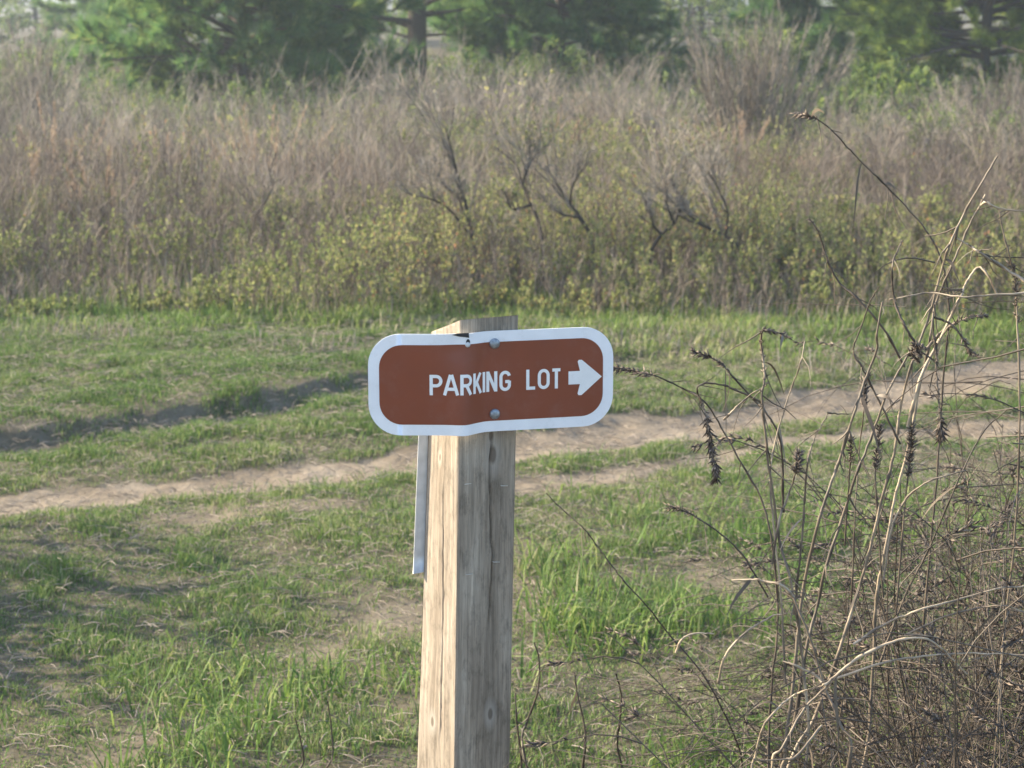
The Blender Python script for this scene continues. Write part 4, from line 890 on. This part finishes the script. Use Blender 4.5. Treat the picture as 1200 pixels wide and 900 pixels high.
weed('weed with thin horizontal stems and hanging spikes at the right edge', (.68, 2.8), [
    ([(1215, 250), (1200, 248), (1171, 244), (1156, 237), (1150, 240)], .0, .0016, 0, [], .95),
    ([(1171, 246), (1175, 270), (1183, 300), (1190, 330), (1192, 380), (1195, 480), (1190, 620), (1175, 760), (1165, 895)], .03, .0018, 1, [(2.4, 4, 60, .013)], .7),
    ([(1042, 351), (1065, 347), (1090, 343), (1129, 348), (1160, 346), (1215, 342)], .0, .0014, 0, [], .95),
    ([(1130, 300), (1170, 301), (1215, 303)], .1, .0008, 0, [], .3),
    ([(1147, 419), (1137, 412), (1130, 400), (1122, 388), (1112, 378), (1095, 372)], .0, .0016, 0, [(.2, 2.4, 60, .012)], .4),
    ([(1158, 369), (1140, 371), (1120, 378), (1100, 392), (1085, 410)], .05, .0018, 0, [(.2, 2.5, 60, .012)], .7),
    ([(1103, 513), (1102, 495), (1100, 467), (1097, 433), (1097, 410), (1093, 390)], .0, .0016, 0, [(0, 1.4, 90, .017), (1.4, 5, 70, .010)], .5)], 2.8)
weed('weed with bushy dark seed tufts just right of the middle of the tangle', (.5, 2.7), [
    ([(1014, 440), (1013, 465), (1012, 485), (1008, 520), (1002, 600), (998, 700), (990, 800), (985, 895)], .1, .0014, 1, [(0, 1.8, 110, .014)], .4),
    ([(1030, 500), (1028, 527), (1026, 552), (1028, 600), (1035, 700)], .12, .0013, 0, [(0, 2, 100, .014)], .4),
    ([(1068, 500), (1067, 533), (1064, 560), (1058, 620), (1050, 720)], .08, .0013, 0, [(0, 2, 110, .015)], .4),
    ([(997, 515), (997, 535), (995, 560), (990, 640)], .1, .0013, 0, [(0, 1.5, 60, .013)], .3),
    ([(1147, 600), (1135, 573), (1133, 553), (1117, 555), (1083, 567), (1060, 587), (1045, 620), (1035, 680)], -.1, .0013, 0, [], .7),
    ([(1000, 485), (985, 485), (970, 484)], .0, .0010, 0, [], .3),
    ([(1080, 405), (1068, 412), (1078, 425)], .0, .0016, 0, [(0, 2, 60, .014)], .3)], 2.74)
weed('broken weed with bright straw arcs radiating low in the tangle', (.33, 2.45), [
    ([(1133, 790), (1110, 767), (1087, 749), (1053, 750), (1007, 770), (980, 792), (966, 803)], 0, .0019, 0, [], 1.0),
    ([(917, 775), (933, 780), (957, 793), (966, 803)], 0, .0019, 0, [], 1.0),
    ([(1205, 768), (1150, 766), (1090, 768), (1030, 778), (966, 800)], .02, .0015, 0, [], .85),
    ([(966, 803), (945, 809), (927, 817), (897, 847), (885, 887), (882, 920)], 0, .0019, 1, [], .95),
    ([(930, 700), (950, 750), (966, 803), (985, 850), (995, 895)], 0, .0026, 1, [], .7),
    ([(968, 806), (943, 830), (917, 877), (905, 905)], -.02, .0024, 1, [], .85),
    ([(963, 850), (933, 887), (915, 910)], -.05, .0027, 1, [], .95)], 2.5)
weed('loose pale straw arcs above the front of the tangle', (.25, 2.5), [
    ([(922, 719), (903, 723), (867, 747), (848, 773), (842, 800)], 0, .0017, 0, [], .95),
    ([(858, 680), (883, 679), (900, 682), (915, 685), (930, 700)], .0, .0019, 0, [], 1.0),
    ([(837, 743), (817, 742), (800, 748), (792, 765)], .0, .0015, 0, [], .95),
    ([(1215, 687), (1200, 687), (1167, 690), (1133, 700), (1083, 713), (1040, 730), (1000, 755)], .0, .0014, 0, [], .95),
    ([(1215, 722), (1200, 717), (1175, 710), (1150, 712), (1107, 723), (1060, 745)], .0, .0012, 0, [], .7),
    ([(1180, 480), (1150, 510), (1120, 570), (1090, 640), (1060, 700), (1030, 780)], .3, .0015, 0, [], .4)], 2.55, tone=(.6, 1))
weed('single thin dark twig slanting in the grass between post and weeds', (.33, 3.3), [
    ([(640, 578), (660, 598), (685, 620), (700, 640), (715, 660), (735, 685), (760, 712), (785, 745), (830, 800), (870, 895)], 0, .0014, 1, [], .1),
    ([(783, 594), (800, 598), (815, 606), (840, 622), (870, 650), (900, 700)], -.2, .0013, 0, [(0, 2.2, 60, .012)], .2)], 3.1)
def stub(label, path, Y, tn):
    r_ = P(path[-1][0], path[-1][1], Y); weed(label, (r_[0] + rng.normal(0, .02), Y), [(path, 0, .0026, 1, [], tn)], Y, 'dead stubs in the grass beside the post')
stub('curved brown stub nearest the right side of the post', [(626, 753), (632, 775), (630, 810), (618, 845), (612, 870)], 3.5, .3)
stub('short dark upright stub second right of the post', [(673, 788), (677, 815), (683, 840), (686, 872)], 3.5, .15)
stub('dark forked stub standing in front of the seed tangle', [(722, 790), (728, 815), (726, 845), (724, 880)], 3.45, .15)
stub('thin grey stub leaning against the lower right of the post', [(604, 812), (606, 850), (611, 895)], 3.3, .2)
stub('tall dark stub left of the post in the lush grass', [(384, 822), (388, 850), (390, 885)], 3.9, .25)
stub('short dark stub leftmost in the lush grass', [(346, 842), (352, 865), (356, 892)], 3.9, .25)

# smaller dead weeds filling the tangle
def tangle_weed(h, seed):
    e = empty('tangled_weed', (0, 0, 0), '', 'dead weed', 'small dead weeds in the tangle'); N = 7
    st = rng.normal(0, .03, (N, 3)) * [1, 1, 0]; m = branchset(st, np.stack([np.clip(rng.normal(0, .3, N), -.45, .45), np.clip(rng.normal(0, .3, N), -.45, .45), np.ones(N)], 1), rng.uniform(.6, 1.1, N) * h, 8, .12, .02, .2)
    mb = MB(); tubes(mb, m, np.linspace(1.2, .5, 8)[None] * .0016, 5, rng.beta(1.1, 3.2, N)); mb.build('stems', M['deadstem'], e)
    s, d, L, _ = sub(m, 6, .25, 1, .75, (.15, .4)); b = branchset(s, d, L, 6, .2, .0, .3); mb = MB(); tubes(mb, b, np.linspace(1, .4, 6)[None] * .0011, 4, rng.beta(1.1, 3, len(s)))
    s2, d2, L2, _ = sub(b, 3, .2, 1, .8, (.3, .6)); b2 = branchset(s2, d2, L2, 4, .35, -.02); tubes(mb, b2, np.linspace(.8, .4, 4)[None] * .0008, 3, rng.beta(1.1, 3, len(s2))); mb.build('twigs', M['deadstem'], e)
    k = rng.random(len(b)) < .6; bb = b[k]; mb = MB(); s3, d3, _, _ = sub(bb, 16, .6, 1, .65); spindles(mb, s3, norm(d3), rng.uniform(.009, .02, len(s3)), .0018, rng.beta(1.3, 2.4, len(s3))); mb.build('seed_heads', M['pod'], e)
    return e
protos = [tangle_weed(h, i) for i, h in enumerate((.62, .78, .95, .85))]
spots = []
for i in range(46):
    yy = rng.uniform(2.45, 3.9); uu = rng.uniform(980, 1360) if i % 4 else rng.uniform(930, 1020)
    spots.append(((uu - 600) / F * yy * 1.05, yy))
for i, (sx_, sy_) in enumerate(spots):
    o = protos[i] if i < 4 else copy_tree(protos[i % 4])
    o.location = (sx_, sy_, float(terrain(sx_, sy_)[0])); o.rotation_euler = (0, 0, rng.uniform(0, 6.28)); s_ = rng.uniform(.85, 1.12) * (.55 + .46 * float(sstep(sx_ / sy_, .14, .26))); o.scale = (s_,) * 3
    o['label'] = 'small brown dead weed tangled among the dry stems at the lower right'
# matted fallen stalks low down
N = 2100; yy = rng.uniform(2.45, 4.3, N); xx = (rng.uniform(790, 1400, N) - 600) / F * yy * 1.05; zz = np.abs(rng.normal(0, .36, N)) * sstep((xx / yy), .07, .19)
az = rng.uniform(0, 6.28, N); d = np.stack([np.cos(az), np.sin(az), rng.normal(0, .25, N)], 1); mb = MB()
b = branchset(np.stack([xx, yy, zz + .03], 1), d, rng.uniform(.12, .5, N), 7, .12, .0, .25); b[..., 2] = np.maximum(b[..., 2], .02)
tubes(mb, b, np.linspace(1, .5, 7)[None] * rng.uniform(.0006, .0014, (N, 1)), 4, rng.beta(1.1, 3.2, N)); tag(mb.build('fallen_stalks', M['deadstem']), 'matted grey brown fallen stalks at the lower right', 'dead stalks', kind='stuff')

# ------------------------------------------------------------------ haze
def haze(x0, x1, y0, y1, z0, z1, dens):
    v = [(x, y, z) for z in (z0, z1) for y in (y0, y1) for x in (x0, x1)]; me = bpy.data.meshes.new('haze')
    me.from_pydata(v, [], [(0, 2, 3, 1), (4, 5, 7, 6), (0, 1, 5, 4), (2, 6, 7, 3), (0, 4, 6, 2), (1, 3, 7, 5)])
    m = bpy.data.materials.new('haze_air'); m.use_nodes = True; n = m.node_tree; n.nodes.remove(n.nodes['Principled BSDF'])
    pv_ = n.nodes.new('ShaderNodeVolumePrincipled'); pv_.inputs['Color'].default_value = (.78, .89, 1, 1); pv_.inputs['Density'].default_value = dens; pv_.inputs['Anisotropy'].default_value = .3
    n.links.new(pv_.outputs[0], n.nodes['Material Output'].inputs['Volume']); me.materials.append(m)
    o = bpy.data.objects.new('haze', me); COL.objects.link(o); o['kind'] = 'stuff'; o['label'] = 'thin pale haze in the air over the meadow'
import os
if not os.environ.get('NOHAZE'): haze(-502, 502, -402, 902, -2, 14, .002)
